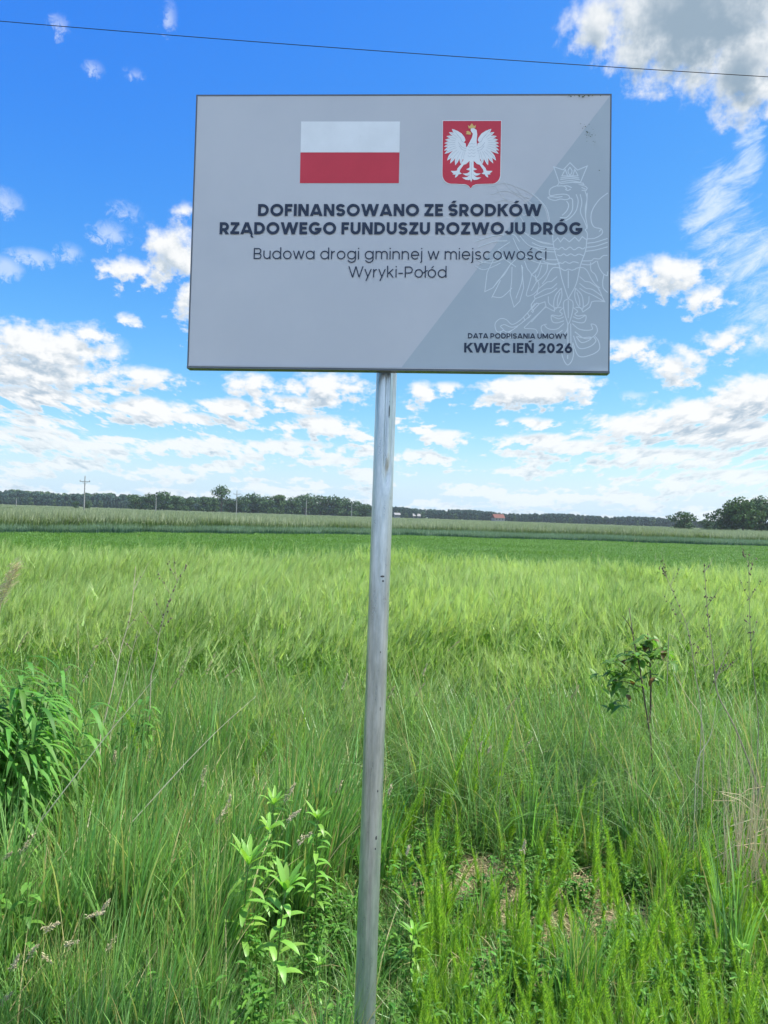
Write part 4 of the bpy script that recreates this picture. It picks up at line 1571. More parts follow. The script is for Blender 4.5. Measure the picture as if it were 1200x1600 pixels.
# clamps holding the board on the post, behind it
cl = MB()
for zz in (2.22, 2.72):
    cl.tube([(0, 0, zz - .015), (0, 0, zz + .015)], .035, 20)
c_ = cl.build('clamp', M_galv, pole, smooth=False)
tag(c_)

# =====================================================================================
#  INDIVIDUAL PLANTS
# =====================================================================================
M_gold_rod = leaf_mat('lance_leaves', (0.15, 0.33, 0.05), (0.25, 0.47, 0.08), trans=0.4, tcol=1.35, rough=.42, spec=.5, wild=.2)
M_lush = leaf_mat('lush_leaves', (0.05, 0.165, 0.026), (0.13, 0.30, 0.045), trans=0.35, tcol=1.3, rough=.55, spec=.3, wild=.3)
M_stem = leaf_mat('green_stems', (0.08, 0.15, 0.03), (0.13, 0.2, 0.05), trans=0.05, wild=.2)
M_brown = leaf_mat('brown_bark', (0.075, 0.052, 0.040), (0.16, 0.12, 0.09), trans=0.0, rough=.8, wild=.2, wscale=30)
M_bleach = leaf_mat('bleached_straw', (0.80, 0.70, 0.42), (0.88, 0.80, 0.55), trans=0.1, tcol=1.0, rough=.6, wild=.05, wscale=8)
M_dry = leaf_mat('dry_stalk', (0.45, 0.37, 0.23), (0.72, 0.63, 0.44), trans=0.1, tcol=1.0, rough=.7, wild=.2, wscale=8)
M_dryg = leaf_mat('grey_dry_stalk', (0.22, 0.19, 0.13), (0.40, 0.35, 0.24), trans=0.05, tcol=1.0, rough=.7, wild=.2, wscale=8)
M_seed = leaf_mat('seed_heads', (0.50, 0.41, 0.26), (0.74, 0.66, 0.46), trans=0.3, tcol=1.0, rough=.7, wild=.25, wscale=20)
M_sap = leaf_mat('sapling_leaves', (0.06, 0.16, 0.03), (0.13, 0.26, 0.04), trans=0.35, tcol=1.3, rough=.5, spec=.4, wild=.3, dry=(.17, .10, .04), dryp=.07)


def shoot(base, top, nl, ll, lw, label, group=None, name='leafy_shoot', crown=10, mat=None, start=.35, cat='plant', wind=0.3):
    base = Vector(base)
    top = Vector(top)
    root = empty(name, base)
    tag(root, label, cat, group)
    t = top - base
    sm_ = MB()
    mid = t * .5 + Vector((-.02, 0, 0))

    def sp(s_): return mid * (2 * s_ * (1 - s_)) + t * (s_ * s_)
    sm_.tube([sp(i / 6) for i in range(7)], [.0042 - .0022 * i / 6 for i in range(7)], 6, r=.5)
    sm_.build('stem', M_stem, root, smooth=True)
    lf = MB()
    for i in range(nl):
        s_ = start + (1 - start) * (i / nl)
        a = i * 2.4 + rnd.uniform(-.3, .3)
        l_ = ll * rnd.uniform(.75, 1.1) * (1.0 - .25 * s_)
        petal(lf, sp(s_), (math.cos(a) + wind, math.sin(a), rnd.uniform(.1, .8)), (0, 0, 1), l_, lw * rnd.uniform(.8, 1.1), rnd.uniform(.25, .6), segs=6)
    for i in range(crown):
        a = i * 2.4
        petal(lf, sp(1.0), (math.cos(a) * .8 + wind * .4, math.sin(a) * .8, rnd.uniform(.5, 1.6)), (0, 0, 1), ll * rnd.uniform(.55, 1.0), lw * .8, rnd.uniform(.1, .45), segs=6)
    lf.build('foliage', mat or M_gold_rod, root, smooth=True)
    return root


SG = 'bright leafy shoots in front of the post'


def shoot_px(tx, ty, bx, y, **kw):
    top = at_y(tx, ty, y)
    b = at_y(bx, ty + 100, y)
    return shoot((b.x, y, 0), top, **kw)


shoot_px(388, 1352, 386, 2.62, nl=14, ll=.15, lw=.024, label='bright green broad leafed shoot, first one left of the post tops', group=SG)['label'] = 'tall bright shoot with spreading lance leaves, left one of the pair left of the post'
shoot_px(446, 1392, 436, 2.50, nl=12, ll=.14, lw=.028, label='shoot whose broad leaves fan out right, right one of the pair left of the post', group=SG)
shoot_px(428, 1258, 425, 2.95, nl=22, ll=.11, lw=.018, label='yellow green narrow leafed shoot rising behind the broad leafed pair', group=SG)
shoot_px(497, 1282, 500, 2.9, nl=24, ll=.11, lw=.018, label='narrow leafed shoot standing just left of the post', group=SG)
shoot_px(646, 1462, 648, 2.6, nl=16, ll=.11, lw=.015, label='slender yellow green shoot right beside the post foot', group=SG, start=.2)
shoot_px(500, 1508, 500, 2.45, nl=8, ll=.06, lw=.010, label='small pale shoot low in the grass left of the post', group=SG)
shoot_px(420, 1300, 412, 2.85, nl=16, ll=.11, lw=.018, label='middle shoot half hidden behind the tall broad leafed shoot', group=SG)
shoot_px(1160, 1484, 1160, 2.5, nl=8, ll=.05, lw=.010, label='tiny pale shoot low among the horsetails near the right edge', group=SG)

# big arching clump on the left edge
cb = at_y(-15, 1400, 3.15)
clump = empty('leafy_clump', (cb.x, 3.15, 0))
tag(clump, 'dense lush clump of long arching leaves at the left edge', 'plant')
sm_ = MB()
lf = MB()
for i in range(58):
    a = rnd.uniform(0, 6.28)
    q = .31 * math.sqrt(rnd.random())
    b = Vector((math.cos(a) * q - .16, math.sin(a) * q, 0))
    hh = rnd.uniform(.62, 1.02) * (1.02 - .9 * max(0, b.x))
    t = Vector((rnd.gauss(.10, .05), rnd.gauss(0, .05), hh))
    sm_.tube([b, b + t * .5 + Vector((-.02, 0, 0)), b + t], [.004, .003, .002], 5)
    for k in range(30):
        s_ = .25 + .75 * k / 30
        aa = k * 2.4 + rnd.uniform(-.4, .4)
        petal(lf, b + t * s_, (math.cos(aa) * .7 + .7, math.sin(aa) * .7, rnd.uniform(.1, .7)), (0, 0, 1), rnd.uniform(.13, .22), rnd.uniform(.015, .023), rnd.uniform(.5, 1.0), segs=6)
sm_.build('stem', M_stem, clump)
lf.build('foliage', M_lush, clump, smooth=True)


def plant_at(px, py, y, nst, hh, label, name='leafy_plant', spread=.1, ll=.08, lw=.02, mat=None):
    b = at_y(px, py, y)
    root = empty(name, (b.x, y, 0))
    tag(root, label, 'plant')
    lf = MB()
    st2 = MB()
    for i in range(nst):
        a = rnd.uniform(0, 6.28)
        q = spread * math.sqrt(rnd.random())
        bb = Vector((math.cos(a) * q, math.sin(a) * q, 0))
        t = Vector((rnd.gauss(.03, .03), rnd.gauss(0, .03), hh * rnd.uniform(.8, 1.05)))
        st2.tube([bb, bb + t], [.003, .002], 5)
        for k in range(16):
            s_ = .35 + .65 * k / 16
            aa = k * 2.4
            petal(lf, bb + t * s_, (math.cos(aa) + .2, math.sin(aa), rnd.uniform(.0, .6)), (0, 0, 1), ll * rnd.uniform(.7, 1.1), lw, .5, segs=4)
    st2.build('stem', M_stem, root)
    lf.build('foliage', mat or M_lush, root, smooth=True)
    return root


plant_at(212, 1110, 4.0, 7, .66, 'dark leafy plant under the crossing dry stalks, right of the arching clump')
plant_at(30, 1330, 2.5, 3, .52, 'leafy weed at the bottom of the left edge below the arching clump', ll=.07, lw=.022)


# dry stalks given as photo polylines at one distance
def stalk(name, pts, y, w, label, mat, cat='dry stalk', group=None, buds=0, budr=(.5, 1), twigs=0, dyl=0.0, budmat=None, budsize=.004):
    P = [at_y(a, b, y + dyl * i) for i, (a, b) in enumerate(pts)]
    root = empty(name, (P[-1].x, P[-1].y, max(0.0, P[-1].z - .3)))
    tag(root, label, cat, group)
    Q = [Vector(p) - root.location for p in P]
    Q2 = [Vector(p) for p in spline([tuple(q) for q in Q], 6)]
    tail = (Q2[-1] - Q2[-3]).normalized() * .2 if name == 'fallen_straw' else Vector((0, 0, -.3))
    Q2 = Q2 + [Q2[-1] + tail]
    n = len(Q2)
    mb = MB()
    mb.tube(Q2, [w * (.35 + .65 * i / n) for i in range(n)], 5)
    tips = []
    for i in range(twigs):
        s_ = rnd.uniform(.02, .6)
        p = Q2[int(s_ * (n - 1))]
        d = Vector((rnd.choice((-1, 1)) * rnd.uniform(.3, .8), rnd.gauss(0, .3), rnd.uniform(.6, 1.3))).normalized() * rnd.uniform(.05, .15)
        mb.tube([p, p + d * .6, p + d + Vector((0, 0, .01))], [w * .4, w * .3, w * .2], 4)
        tips += [(p, d)]
    mb.build('stem', mat, root)
    if buds:
        bb = MB()
        for i in range(buds):
            if tips and rnd.random() < .6:
                p0, d = rnd.choice(tips)
                p = p0 + d * rnd.uniform(.3, 1)
            else:
                p = Q2[int(rnd.uniform(0, budr[1] * .5) * (n - 1))]
            p = p + Vector((rnd.gauss(0, .004), rnd.gauss(0, .004), rnd.gauss(0, .004)))
            d = Vector((rnd.gauss(0, .5), rnd.gauss(0, .5), 1)).normalized()
            s2 = budsize * rnd.uniform(.7, 1.4)
            bb.tube([p - d * s2, p, p + d * s2], [s2 * .2, s2 * .55, s2 * .1], 5)
        bb.build('seed_pods', budmat or M_brown, root)
    return root


G1 = 'old dry weed stalks left of the post'
stalk('dry_stalk', [(212, 885), (204, 960), (190, 1010), (172, 1090), (157, 1148)], 3.7, .0035, 'tallest pale dry stalk rising above the barley left of the post', M_dry, group=G1, buds=14, twigs=5, budsize=.005)
stalk('dry_stalk', [(280, 900), (262, 945), (250, 985), (243, 1030), (236, 1055)], 4.0, .003, 'dark dry stalk with small black pods halfway between left edge and post', M_dryg, group=G1, buds=42, twigs=8, budsize=.006)
stalk('dry_stalk', [(215, 985), (200, 1045), (188, 1090), (172, 1150)], 3.8, .0028, 'shorter dry stalk just right of the tallest pale stalk', M_dry, group=G1, buds=4, twigs=2)
stalk('fallen_straw', [(243, 1058), (215, 1092), (166, 1150), (112, 1220)], 2.9, .0026, 'bright bleached straw leaning over to the left, crossing the dry stalks', M_bleach, cat='straw')
stalk('fallen_straw', [(400, 1088), (350, 1132), (300, 1182), (265, 1220)], 2.7, .0020, 'long thin pale straw slanting up towards the post', M_bleach, cat='straw')
stalk('fallen_straw', [(895, 1095), (940, 1160), (1000, 1230)][::1], 3.6, .0012, 'thin faint straw left of the young sapling foot', M_dryg, cat='straw')
G2 = 'old dry weed stalks at the right'
stalk('dry_stalk', [(1100, 880), (1106, 960), (1116, 1040), (1122, 1085), (1150, 1140), (1185, 1230)], 3.6, .0042, 'tall pale dry stalk with a bent foot, highest of the right group', M_dryg, group=G2, buds=50, twigs=9, budsize=.0055)
stalk('dry_stalk', [(1036, 890), (1058, 940), (1075, 985), (1086, 1050), (1096, 1120), (1090, 1230)], 3.7, .003, 'thin leaning dry stalk with dark pods, left of the tallest right stalk', M_dryg, group=G2, buds=46, twigs=8, budsize=.005)
stalk('dry_stalk', [(1170, 870), (1171, 950), (1175, 1030), (1185, 1130), (1180, 1230)], 3.8, .003, 'slim brown stalk nearest the right edge, with flaky pods on top', M_dryg, group=G2, buds=40, twigs=6, budsize=.006)
stalk('dry_stalk', [(1052, 1050), (1075, 1090), (1094, 1118), (1100, 1160)], 3.5, .0028, 'short bleached stalk leaning left, in front of the thin stalk with pods', M_dry, group=G2, twigs=2)
stalk('dry_stalk', [(1140, 1010), (1100, 1040), (1060, 1002), (1045, 990)], 3.7, .0018, 'wiry bent twig lying across the right stalks', M_dryg, group=G2, twigs=3)
stalk('dry_stalk', [(1122, 1085), (1110, 1150), (1090, 1190), (1085, 1280)], 3.4, .0025, 'broken pale stalk hanging below the bent foot of the tallest right stalk', M_dry, group=G2)
stalk('dry_stalk', [(1018, 1130), (1045, 1185), (1068, 1230)], 3.6, .002, 'low thin dry stalk right of the sapling foot', M_dryg, group=G2)

# sheaf of dead stems at the right edge
sh = empty('dry_grass_sheaf', at_y(1180, 1290, 3.2) * 1.0)
sh.location.z = 0
tag(sh, 'sheaf of dead tan stems standing at the right edge', 'dry grass')
mb = MB()
for i in range(85):
    a = at_y(1180 + rnd.gauss(0, 22), 1290, 3.2) - sh.location
    a.z = 0
    a.y = rnd.gauss(0, .06)
    h_ = rnd.uniform(.45, .85)
    d = Vector((rnd.gauss(.02, .07), rnd.gauss(0, .05), h_))
    k1 = Vector((rnd.gauss(0, .015), 0, 0))
    mb.tube([a, a + d * .35 + k1, a + d * .7 - k1, a + d], [.0018, .0016, .0013, .0006], 4, r=rnd.random())
for i in range(26):
    a = Vector((rnd.gauss(0, .07), rnd.gauss(0, .05), rnd.uniform(.1, .5)))
    d = Vector((rnd.choice((-1, 1)) * rnd.uniform(.1, .2), 0, rnd.uniform(-.08, .2)))
    mb.tube([a, a + d * .5 + Vector((0, 0, .02)), a + d], .0013, 4, r=rnd.random())
mb.build('stem', leaf_mat('tan_dead_stems', (0.50, 0.38, 0.20), (0.80, 0.66, 0.40), trans=0.1, tcol=1.0, rough=.7, wild=.25, wscale=8), sh)

# young sapling with reddish leaves
sb_ = at_y(1020, 1230, 4.1)
sap = empty('young_sapling', (sb_.x, 4.1, 0))
tag(sap, 'young sapling with dark brown stem and glossy leaves, beside the right dry stalks', 'sapling')
mb = MB()


def W_(px, py, y=3.6): return at_y(px, py, y + .5) - sap.location


s1 = [W_(983, 950), W_(990, 1000), W_(1000, 1045), W_(1008, 1100), W_(1016, 1150), W_(1020, 1200)]
s1.append(Vector((0, 0, 0)))
mb.tube(s1, [.002, .003, .0036, .004, .0042, .0045, .005], 7)
s2 = [W_(1012, 990, 3.65), W_(1015, 1020, 3.65), W_(1017, 1070, 3.65), W_(1016, 1130, 3.65)]
mb.tube(s2, [.003, .004, .0045, .005], 6)
br = [(W_(1005, 1065), W_(965, 1030)), (W_(1006, 1075), W_(950, 1062)), (W_(994, 1025), W_(976, 1018)), (W_(1016, 1020, 3.65), W_(1035, 1012, 3.65)), (W_(1016, 1030, 3.65), W_(1045, 1034, 3.65)), (W_(1013, 1000, 3.65), W_(1000, 990, 3.65)), (W_(990, 990), W_(972, 962))]
for a, b in br:
    mb.tube([a, (a + b) / 2 + Vector((0, 0, .01)), b], [.0025, .002, .0014], 5)
mb.build('trunk', M_brown, sap, smooth=True)
lf = MB()
for (cx_, cy_, rr, n_, yy_) in ((958, 1045, 26, 26, 3.6), (975, 1070, 20, 14, 3.58), (1012, 1002, 14, 16, 3.65), (1030, 1022, 18, 20, 3.65), (992, 1020, 14, 14, 3.6), (1000, 1032, 12, 8, 3.6), (1015, 1060, 10, 6, 3.65), (965, 1100, 12, 5, 3.6)):
    for i in range(int(n_ * 1.6)):
        p = W_(cx_ + rnd.gauss(0, rr * .6), cy_ + rnd.gauss(0, rr * .42), yy_ + rnd.gauss(0, .04))
        a = rnd.uniform(0, 6.28)
        petal(lf, p, (math.cos(a), math.sin(a) * .6, rnd.uniform(-.5, .3)), (0, 0, 1), rnd.uniform(.05, .075), rnd.uniform(.024, .034), .35, segs=4)
lf.build('foliage', M_sap, sap, smooth=True)

# feathery reed plume at the left edge
rp = at_y(5, 960, 3.6)
reed = empty('reed_plume', (rp.x, 3.6, 0))
tag(reed, 'brownish feathery seed plume at the left edge above the arching clump', 'reed')
mb = MB()
mb.tube([(-.08, 0, .5), (-.05, 0, .9), at_y(2, 940, 3.6) - reed.location, at_y(28, 885, 3.6) - reed.location], [.003, .003, .002, .001], 5)
mb.build('stem', M_dry, reed)
mb = MB()
a0 = at_y(-8, 945, 3.6) - reed.location
a1 = at_y(26, 882, 3.6) - reed.location
A = np.array([list(a0.lerp(a1, rnd.random())) for _ in range(520)])
A += RG.normal(0, .013, A.shape)
needles(mb, A, A + RG.normal(0, .012, A.shape) + np.array([.022, 0, .02]), .0028, RG.random(520) * .5)
mb.build('seed_head', M_seed, reed)


# grass panicles: stem plus clustered spikelets
def panicle(px, py, y, size, ang, label, mat=M_seed, group='flowering grass heads', dens=60, name='flowering_grass', lax=.35):
    top = at_y(px, py, y)
    z0 = 0.0
    d = Vector((math.cos(ang), 0, math.sin(ang)))
    bend = top - d * size * 1.0
    foot = Vector((bend.x - .10 * math.cos(ang) - .05, y + rnd.gauss(0, .04), z0))
    root = empty(name, foot)
    tag(root, label, 'grass', group)
    mb = MB()
    P = [Vector(p) - foot for p in spline([tuple(foot), tuple(foot.lerp(bend, .5) + Vector((-.02, 0, .04))), tuple(bend), tuple(top)], 5)]
    mb.tube(P, [.0017 - .001 * i / len(P) for i in range(len(P))], 4)
    mb.build('stem', M_stem, root)
    mb = MB()
    for i in range(dens):
        s_ = rnd.random() ** .8
        k = rnd.randrange(9) / 9
        s_ = k + rnd.gauss(0, .025)
        p = bend.lerp(top, s_) - foot
        w = size * lax * (1 - .7 * max(0, s_)) * .5
        p = p + Vector((rnd.gauss(0, w * .5), rnd.gauss(0, w * .5), rnd.gauss(0, w * .5)))
        dd = (d + Vector((rnd.gauss(0, .5), rnd.gauss(0, .5), rnd.gauss(0, .5)))).normalized() * rnd.uniform(.004, .008)
        mb.tube([p - dd, p, p + dd], [.0004, .0017, .0003], 4, r=rnd.random())
    mb.build('seed_head', mat, root)


PAN = [
    (95, 1440, 2.35, .045, .5, 'beige flower head, uppermost of the bottom left cluster'), (165, 1424, 2.4, .05, .35, 'pale flower head leaning right, right one of the bottom left cluster'),
    (60, 1475, 2.3, .05, .9, 'brown flower head low in the bottom left cluster'), (125, 1470, 2.35, .04, .3, 'small flower head at the middle of the bottom left cluster'),
    (30, 1490, 2.25, .04, 1.2, 'half hidden brown flower head of the bottom left corner'), (82, 1505, 2.3, .03, -.6, 'drooping flower head under the bottom left cluster'), (20, 1550, 2.2, .05, .8, 'lowest flower head in the bottom left corner'),
    (172, 1405, 2.45, .035, 1.0, 'slim brown flower head above the bottom left cluster'), (183, 1460, 2.4, .05, 1.0, 'narrow brownish spike right of the bottom left cluster'),
    (55, 1303, 2.6, .065, .9, 'whitish fluffy flower head near the left edge below the clump'), (20, 1330, 2.55, .04, .8, 'small whitish head beside the fluffy one at the left edge'),
    (462, 1222, 2.95, .075, 1.1, 'fluffy beige head above the narrow leafed shoots'), (470, 1265, 2.8, .05, .7, 'second beige head just under the fluffy one near the shoots'),
    (322, 1195, 3.1, .07, 1.4, 'brown upright head between left clump and post'), (361, 1240, 2.95, .06, 1.3, 'reddish brown head right of the brown upright one'),
    (352, 1265, 2.9, .05, 1.0, 'pale thin head under the reddish brown one'), (535, 1218, 3.2, .05, 1.2, 'white thin spike close to the left side of the post'),
    (488, 1300, 2.8, .055, .7, 'drooping beige head beside the narrow leafed shoot at the post'), (180, 1172, 3.3, .05, 1.5, 'straw coloured spike below the crossing straws'),
    (238, 1168, 3.4, .06, 1.2, 'pale spike right of the crossing straws'), (612, 1225, 3.1, .035, 1.3, 'tiny tan head peeping out right of the post'),
    (753, 1158, 3.8, .04, 1.3, 'tan head in the bluish grass right of the post'), (768, 1165, 3.8, .035, 1.1, 'second tan head next to the one right of the post'),
    (640, 1320, 2.9, .03, 1.3, 'reddish head low beside the post'), (820, 1310, 2.9, .045, 1.5, 'dark brown spike in the horsetails right of the bare soil'),
]
for (px, py, y, s_, an, lb) in PAN:
    panicle(px, py, y, s_ * 1.15, an, lb)

# pale slender grass heads in the barley edge
WG = 'slender wild grass heads in front of the barley'
k_ = 0
ORD_ = 'first second third fourth fifth sixth seventh eighth ninth tenth eleventh twelfth thirteenth fourteenth fifteenth sixteenth seventeenth eighteenth nineteenth'.split()
WGL = ((665, 1065, 4.3, .10), (618, 1070, 4.2, .1), (668, 1035, 4.4, .08), (300, 1010, 4.2, .14), (340, 1015, 4.2, .15), (290, 1045, 4.1, .12), (150, 1030, 4.0, .13), (170, 995, 4.2, .12), (808, 1090, 4.2, .08), (835, 1150, 4.0, .1), (375, 1040, 4.3, .1), (110, 1040, 4.0, .12), (45, 985, 4.4, .13),
                    (545, 1050, 4.4, .1), (905, 1070, 4.4, .09), (720, 1000, 4.8, .1), (1020, 1100, 4.1, .1))
for (px, py, y, le) in sorted(WGL):
    k_ += 1
    panicle(px, py, y, le, rnd.uniform(.7, 1.4), ORD_[k_ - 1] + ' slender pale grass head from the left, nodding over the near barley edge', mat=M_straw if k_ % 3 else M_seed, group=WG, dens=46, name='wild_grass', lax=.16)
RGp = 'pale reed stalks at the far edge of the barley'
RKL = ((332, 832, 16), (338, 845, 15), (428, 846, 15), (424, 850, 14.5), (446, 850, 15), (10, 838, 13), (145, 842, 14), (218, 830, 15), (925, 862, 14), (935, 866, 14), (944, 864, 14.5), (665, 862, 15), (715, 858, 15), (993, 840, 15), (998, 845, 15), (1025, 862, 14), (1135, 872, 13.5), (1172, 866, 13), (1075, 880, 13))
for k_, (px, py, y) in enumerate(sorted(RKL)):
    panicle(px, py, y, .16, rnd.uniform(1.1, 1.6), ORD_[k_] + ' thin pale reed head from the left, above the far edge of the barley', mat=M_seed, group=RGp, dens=26, name='reed_stalk', lax=.25)

# =====================================================================================
#  FAR: trees, wood, poles, farm, cable
# =====================================================================================
M_bark = flat_mat('bark', (0.07, 0.055, 0.045), .9, .1, (0.12, 0.10, 0.08), 3.0)
M_far1 = leaf_mat('far_foliage_dark', (0.024, 0.058, 0.022), (0.065, 0.120, 0.045), trans=.15, tcol=1.1, rough=.7, spec=.15, wild=.35, wscale=.15)
M_far2 = leaf_mat('far_foliage_mid', (0.032, 0.070, 0.022), (0.075, 0.13, 0.038), trans=.2, tcol=1.2, rough=.7, spec=.15, wild=.35, wscale=.2)
M_far3 = leaf_mat('far_wood', (0.022, 0.052, 0.040), (0.048, 0.092, 0.062), trans=.12, tcol=1.0, rough=.8, spec=.1, wild=.5, wscale=.02)


def crown_mesh(w, h, n, seed, mat, leaf=.35, base=.12, lobes=9, airy=0.0):
    R_ = np.random.default_rng(seed)
    mb = MB()
    C = []
    for i in range(lobes):
        a = R_.uniform(0, 2 * PI)
        zz = R_.uniform(base + .12, .88)
        rr = w * .5 * R_.uniform(.15, .62) * math.sqrt(max(.1, 1 - ((zz - .45) / .6) ** 2))
        C.append((math.cos(a) * rr, math.sin(a) * rr, zz * h, w * R_.uniform(.16, .30), h * R_.uniform(.10, .2)))
    C.append((0, 0, h * .82, w * .22, h * .17))
    C = np.array(C)
    k = R_.integers(0, len(C), n)
    u = R_.normal(size=(n, 3))
    u /= np.linalg.norm(u, axis=1)[:, None]
    q = R_.uniform(.45, 1.08 + airy, n) ** .6
    P = C[k, :3] + u * q[:, None] * np.stack([C[k, 3], C[k, 3], C[k, 4]], 1)
    N = u + R_.normal(0, .5, (n, 3))
    N /= np.linalg.norm(N, axis=1)[:, None]
    A = np.cross(N, R_.normal(size=(n, 3)))
    A /= np.linalg.norm(A, axis=1)[:, None]
    B = np.cross(N, A)
    s_ = (leaf * R_.uniform(.5, 1.2, n))[:, None]
    V = np.stack([P - A * s_ - B * s_ * .5, P + A * s_ * .3 - B * s_, P + A * s_ + B * s_ * .4, P - A * s_ * .2 + B * s_], 1)
    mb.add(V.reshape(-1, 3), [(4 * i, 4 * i + 1, 4 * i + 2, 4 * i + 3) for i in range(n)], np.repeat(R_.random(n) * .6 + .4 * R_.random(len(C))[k], 4), 0.5)
    return mb.data('crown', mat)


def trunk_mesh(w, h, seed):
    R_ = random.Random(seed)
    mb = MB()
    mb.tube([(0, 0, -.2), (w * .02, 0, h * .3), (0, w * .02, h * .75)], [h * .03, h * .022, h * .008], 7)
    for i in range(6):
        a = R_.uniform(0, 6.28)
        z = h * R_.uniform(.22, .6)
        mb.tube([(0, 0, z), (math.cos(a) * w * .15, math.sin(a) * w * .15, z + h * .1), (math.cos(a) * w * .32, math.sin(a) * w * .32, z + h * .18)], [h * .012, h * .008, h * .003], 5)
    return mb.data('trunk', M_bark)


CR = {}
for k, (w, h, n, m, lf_, bs, lo, ai) in {
    'round': (1.25, 1, 1500, M_far1, .040, .02, 11, .1), 'wide': (1.6, 1, 1500, M_far1, .042, .0, 12, .1), 'tall': (.85, 1, 1300, M_far2, .036, .05, 10, .15), 'airy': (1.0, 1, 700, M_far1, .034, .35, 8, .35),
        'bright': (1.3, 1, 2600, M_far2, .034, .0, 13, .1), 'dark': (1.2, 1, 2200, M_far1, .034, .08, 10, .2)}.items():
    CR[k] = (crown_mesh(w, h, n, hash(k) % 1000 if False else sum(map(ord, k)), m, lf_, bs, lo, ai), trunk_mesh(w, h, len(k)))


def tree(px, base_py, top_py, dist, kind, label, group, name='tree', wk=1.0):
    b = at_y(px, base_py, dist)
    hgt = at_y(px, top_py, dist).z * 1.08
    o = empty(name, (b.x, dist, 0), rnd.uniform(0, 6.28))
    o.scale = (hgt * wk, hgt * wk, hgt)
    tag(o, label, 'tree', group)
    for nm, me in (('crown', CR[kind][0]), ('trunk', CR[kind][1])):
        c = bpy.data.objects.new(nm, me)
        COL.objects.link(c)
        c.parent = o
    return o


ORD = 'first second third fourth fifth sixth seventh eighth ninth tenth eleventh twelfth thirteenth fourteenth fifteenth sixteenth seventeenth eighteenth nineteenth twentieth twenty-first'.split()
TG = 'dark broadleaf trees in the row beyond the meadow'
row = [(212, 774, 'wide', 1), (232, 772, 'round', 1), (256, 769, 'round', 1.1), (276, 776, 'wide', 1), (296, 779, 'round', 1), (318, 777, 'round', 1), (345, 763, 'airy', 1.0), (332, 778, 'round', .9), (358, 779, 'round', .9), (378, 776, 'round', 1), (396, 772, 'round', 1.1), (418, 777, 'wide', 1), (437, 775, 'tall', 1.2),
       (456, 778, 'round', 1), (476, 775, 'airy', 1.2), (482, 777, 'round', 1), (500, 776, 'wide', 1), (520, 776, 'round', 1.1), (538, 779, 'round', 1), (555, 784, 'wide', 1), (572, 788, 'round', 1)]
for (px, ty, kd, wk) in row:
    dist = 350 + (px - 200) * .25
    if kd == 'airy' and px == 345:
        lb = 'tallest open crowned tree of the row, standing up alone beside a pole'
        tree(px, 803, ty, dist, kd, lb, TG, wk=wk)
        continue
    lb = ORD[row.index((px, ty, kd, wk))] + ' dark tree, counted from the left end, in the row beyond the meadow'
    if px in (212,): lb = 'first dark tree at the left end of the row beyond the meadow'
    if px == 256: lb = 'bushy peaked tree near the left end of the row beyond the meadow'
    if px == 476: lb = 'open crowned pine like tree above the row left of the post'
    tree(px, 803, ty, dist + rnd.uniform(-8, 8), kd, lb, TG, wk=wk)
G3 = 'trees at the right edge'
tree(1066, 825, 801, 230, 'wide', 'low isolated round bush tree with ragged top at the right', G3, wk=1.1)
tree(1128, 829, 797, 215, 'wide', 'small dark tree at the left end of the right grove', G3)
tree(1144, 829, 789, 210, 'dark', 'dark tree with a flat topped crown in the right grove', G3, wk=.9)
tree(1162, 830, 783, 205, 'bright', 'brightest green tree, peak of the right grove', G3, wk=.95)
tree(1186, 830, 783, 215, 'dark', 'dark tall tree behind the bright green one in the right grove', G3)
tree(1208, 830, 790, 205, 'round', 'tree of the right grove cut by the right edge', G3)
tree(1240, 830, 785, 210, 'dark', 'outermost tree of the right grove', G3)
tree(1104, 826, 812, 240, 'wide', 'low scrub between the isolated bush and the right grove', G3)
tree(119, 795, 783, 330, 'round', 'small dark tree left of the nearest utility pole', TG, wk=.9)
tree(137, 796, 783, 320, 'round', 'small dark tree right behind the nearest utility pole', TG, wk=.7)

# the wood on the horizon
wp = [crown_mesh(.62, 1, 420, 50 + i, M_far3, .06, .0, 8, .1) for i in range(4)]
M_far4 = leaf_mat('far_wood_light', (0.045, 0.085, 0.035), (0.085, 0.14, 0.055), trans=.15, tcol=1.0, rough=.8, spec=.1, wild=.5, wscale=.02)
wp += [crown_mesh(.8, 1, 420, 70 + i, M_far4, .06, .0, 8, .1) for i in range(2)]
pts = []
for i in range(3400):
    rowk = rnd.random()
    px = rnd.uniform(-500, 1700)
    # height of the tree tops above the horizon in pixels of the photo, along the picture
    tp = float(np.interp(px, [-500, 0, 60, 120, 200, 300, 560, 640, 800, 1000, 1100, 1700], [20, 20, 20, 22, 21, 20, 16, 17, 13, 12, 11, 11]))
    dist = 620 + rowk * 120 if px > 560 else 540 + rowk * 120
    a, e = azel(px, 800)
    x = math.tan(a) * dist
    hh = (tp / FPX * dist + 1.6) * (rnd.uniform(.62, .92) + .07 * math.sin(px * .045) + .05 * math.sin(px * .013 + 2))
    kk = rnd.randrange(4)
    if px < 330 and rowk > .6 and rnd.random() < .8:
        kk = 4 + rnd.randrange(2)
        hh *= 1.06
    pts.append((x, dist, 0, rnd.uniform(0, 6.28), hh, kk))
# lower scrub row in front
for i in range(700):
    px = rnd.uniform(-300, 1500)
    dist = 520 if px < 560 else 600
    a, e = azel(px, 800)
    pts.append((math.tan(a) * dist, dist + rnd.uniform(-8, 8), 0, rnd.uniform(0, 6.28), rnd.uniform(3, 6), rnd.choice([0, 1, 2, 3, 4])))
stuff('far_forest', wp, pts, 'dark mixed forest closing the horizon')

# utility poles
M_conc = flat_mat('grey_concrete', (0.30, 0.30, 0.28), .85, .2, (0.2, 0.2, 0.19), 3.0)
M_cer = flat_mat('insulator', (0.20, 0.13, 0.10), .3, .5)


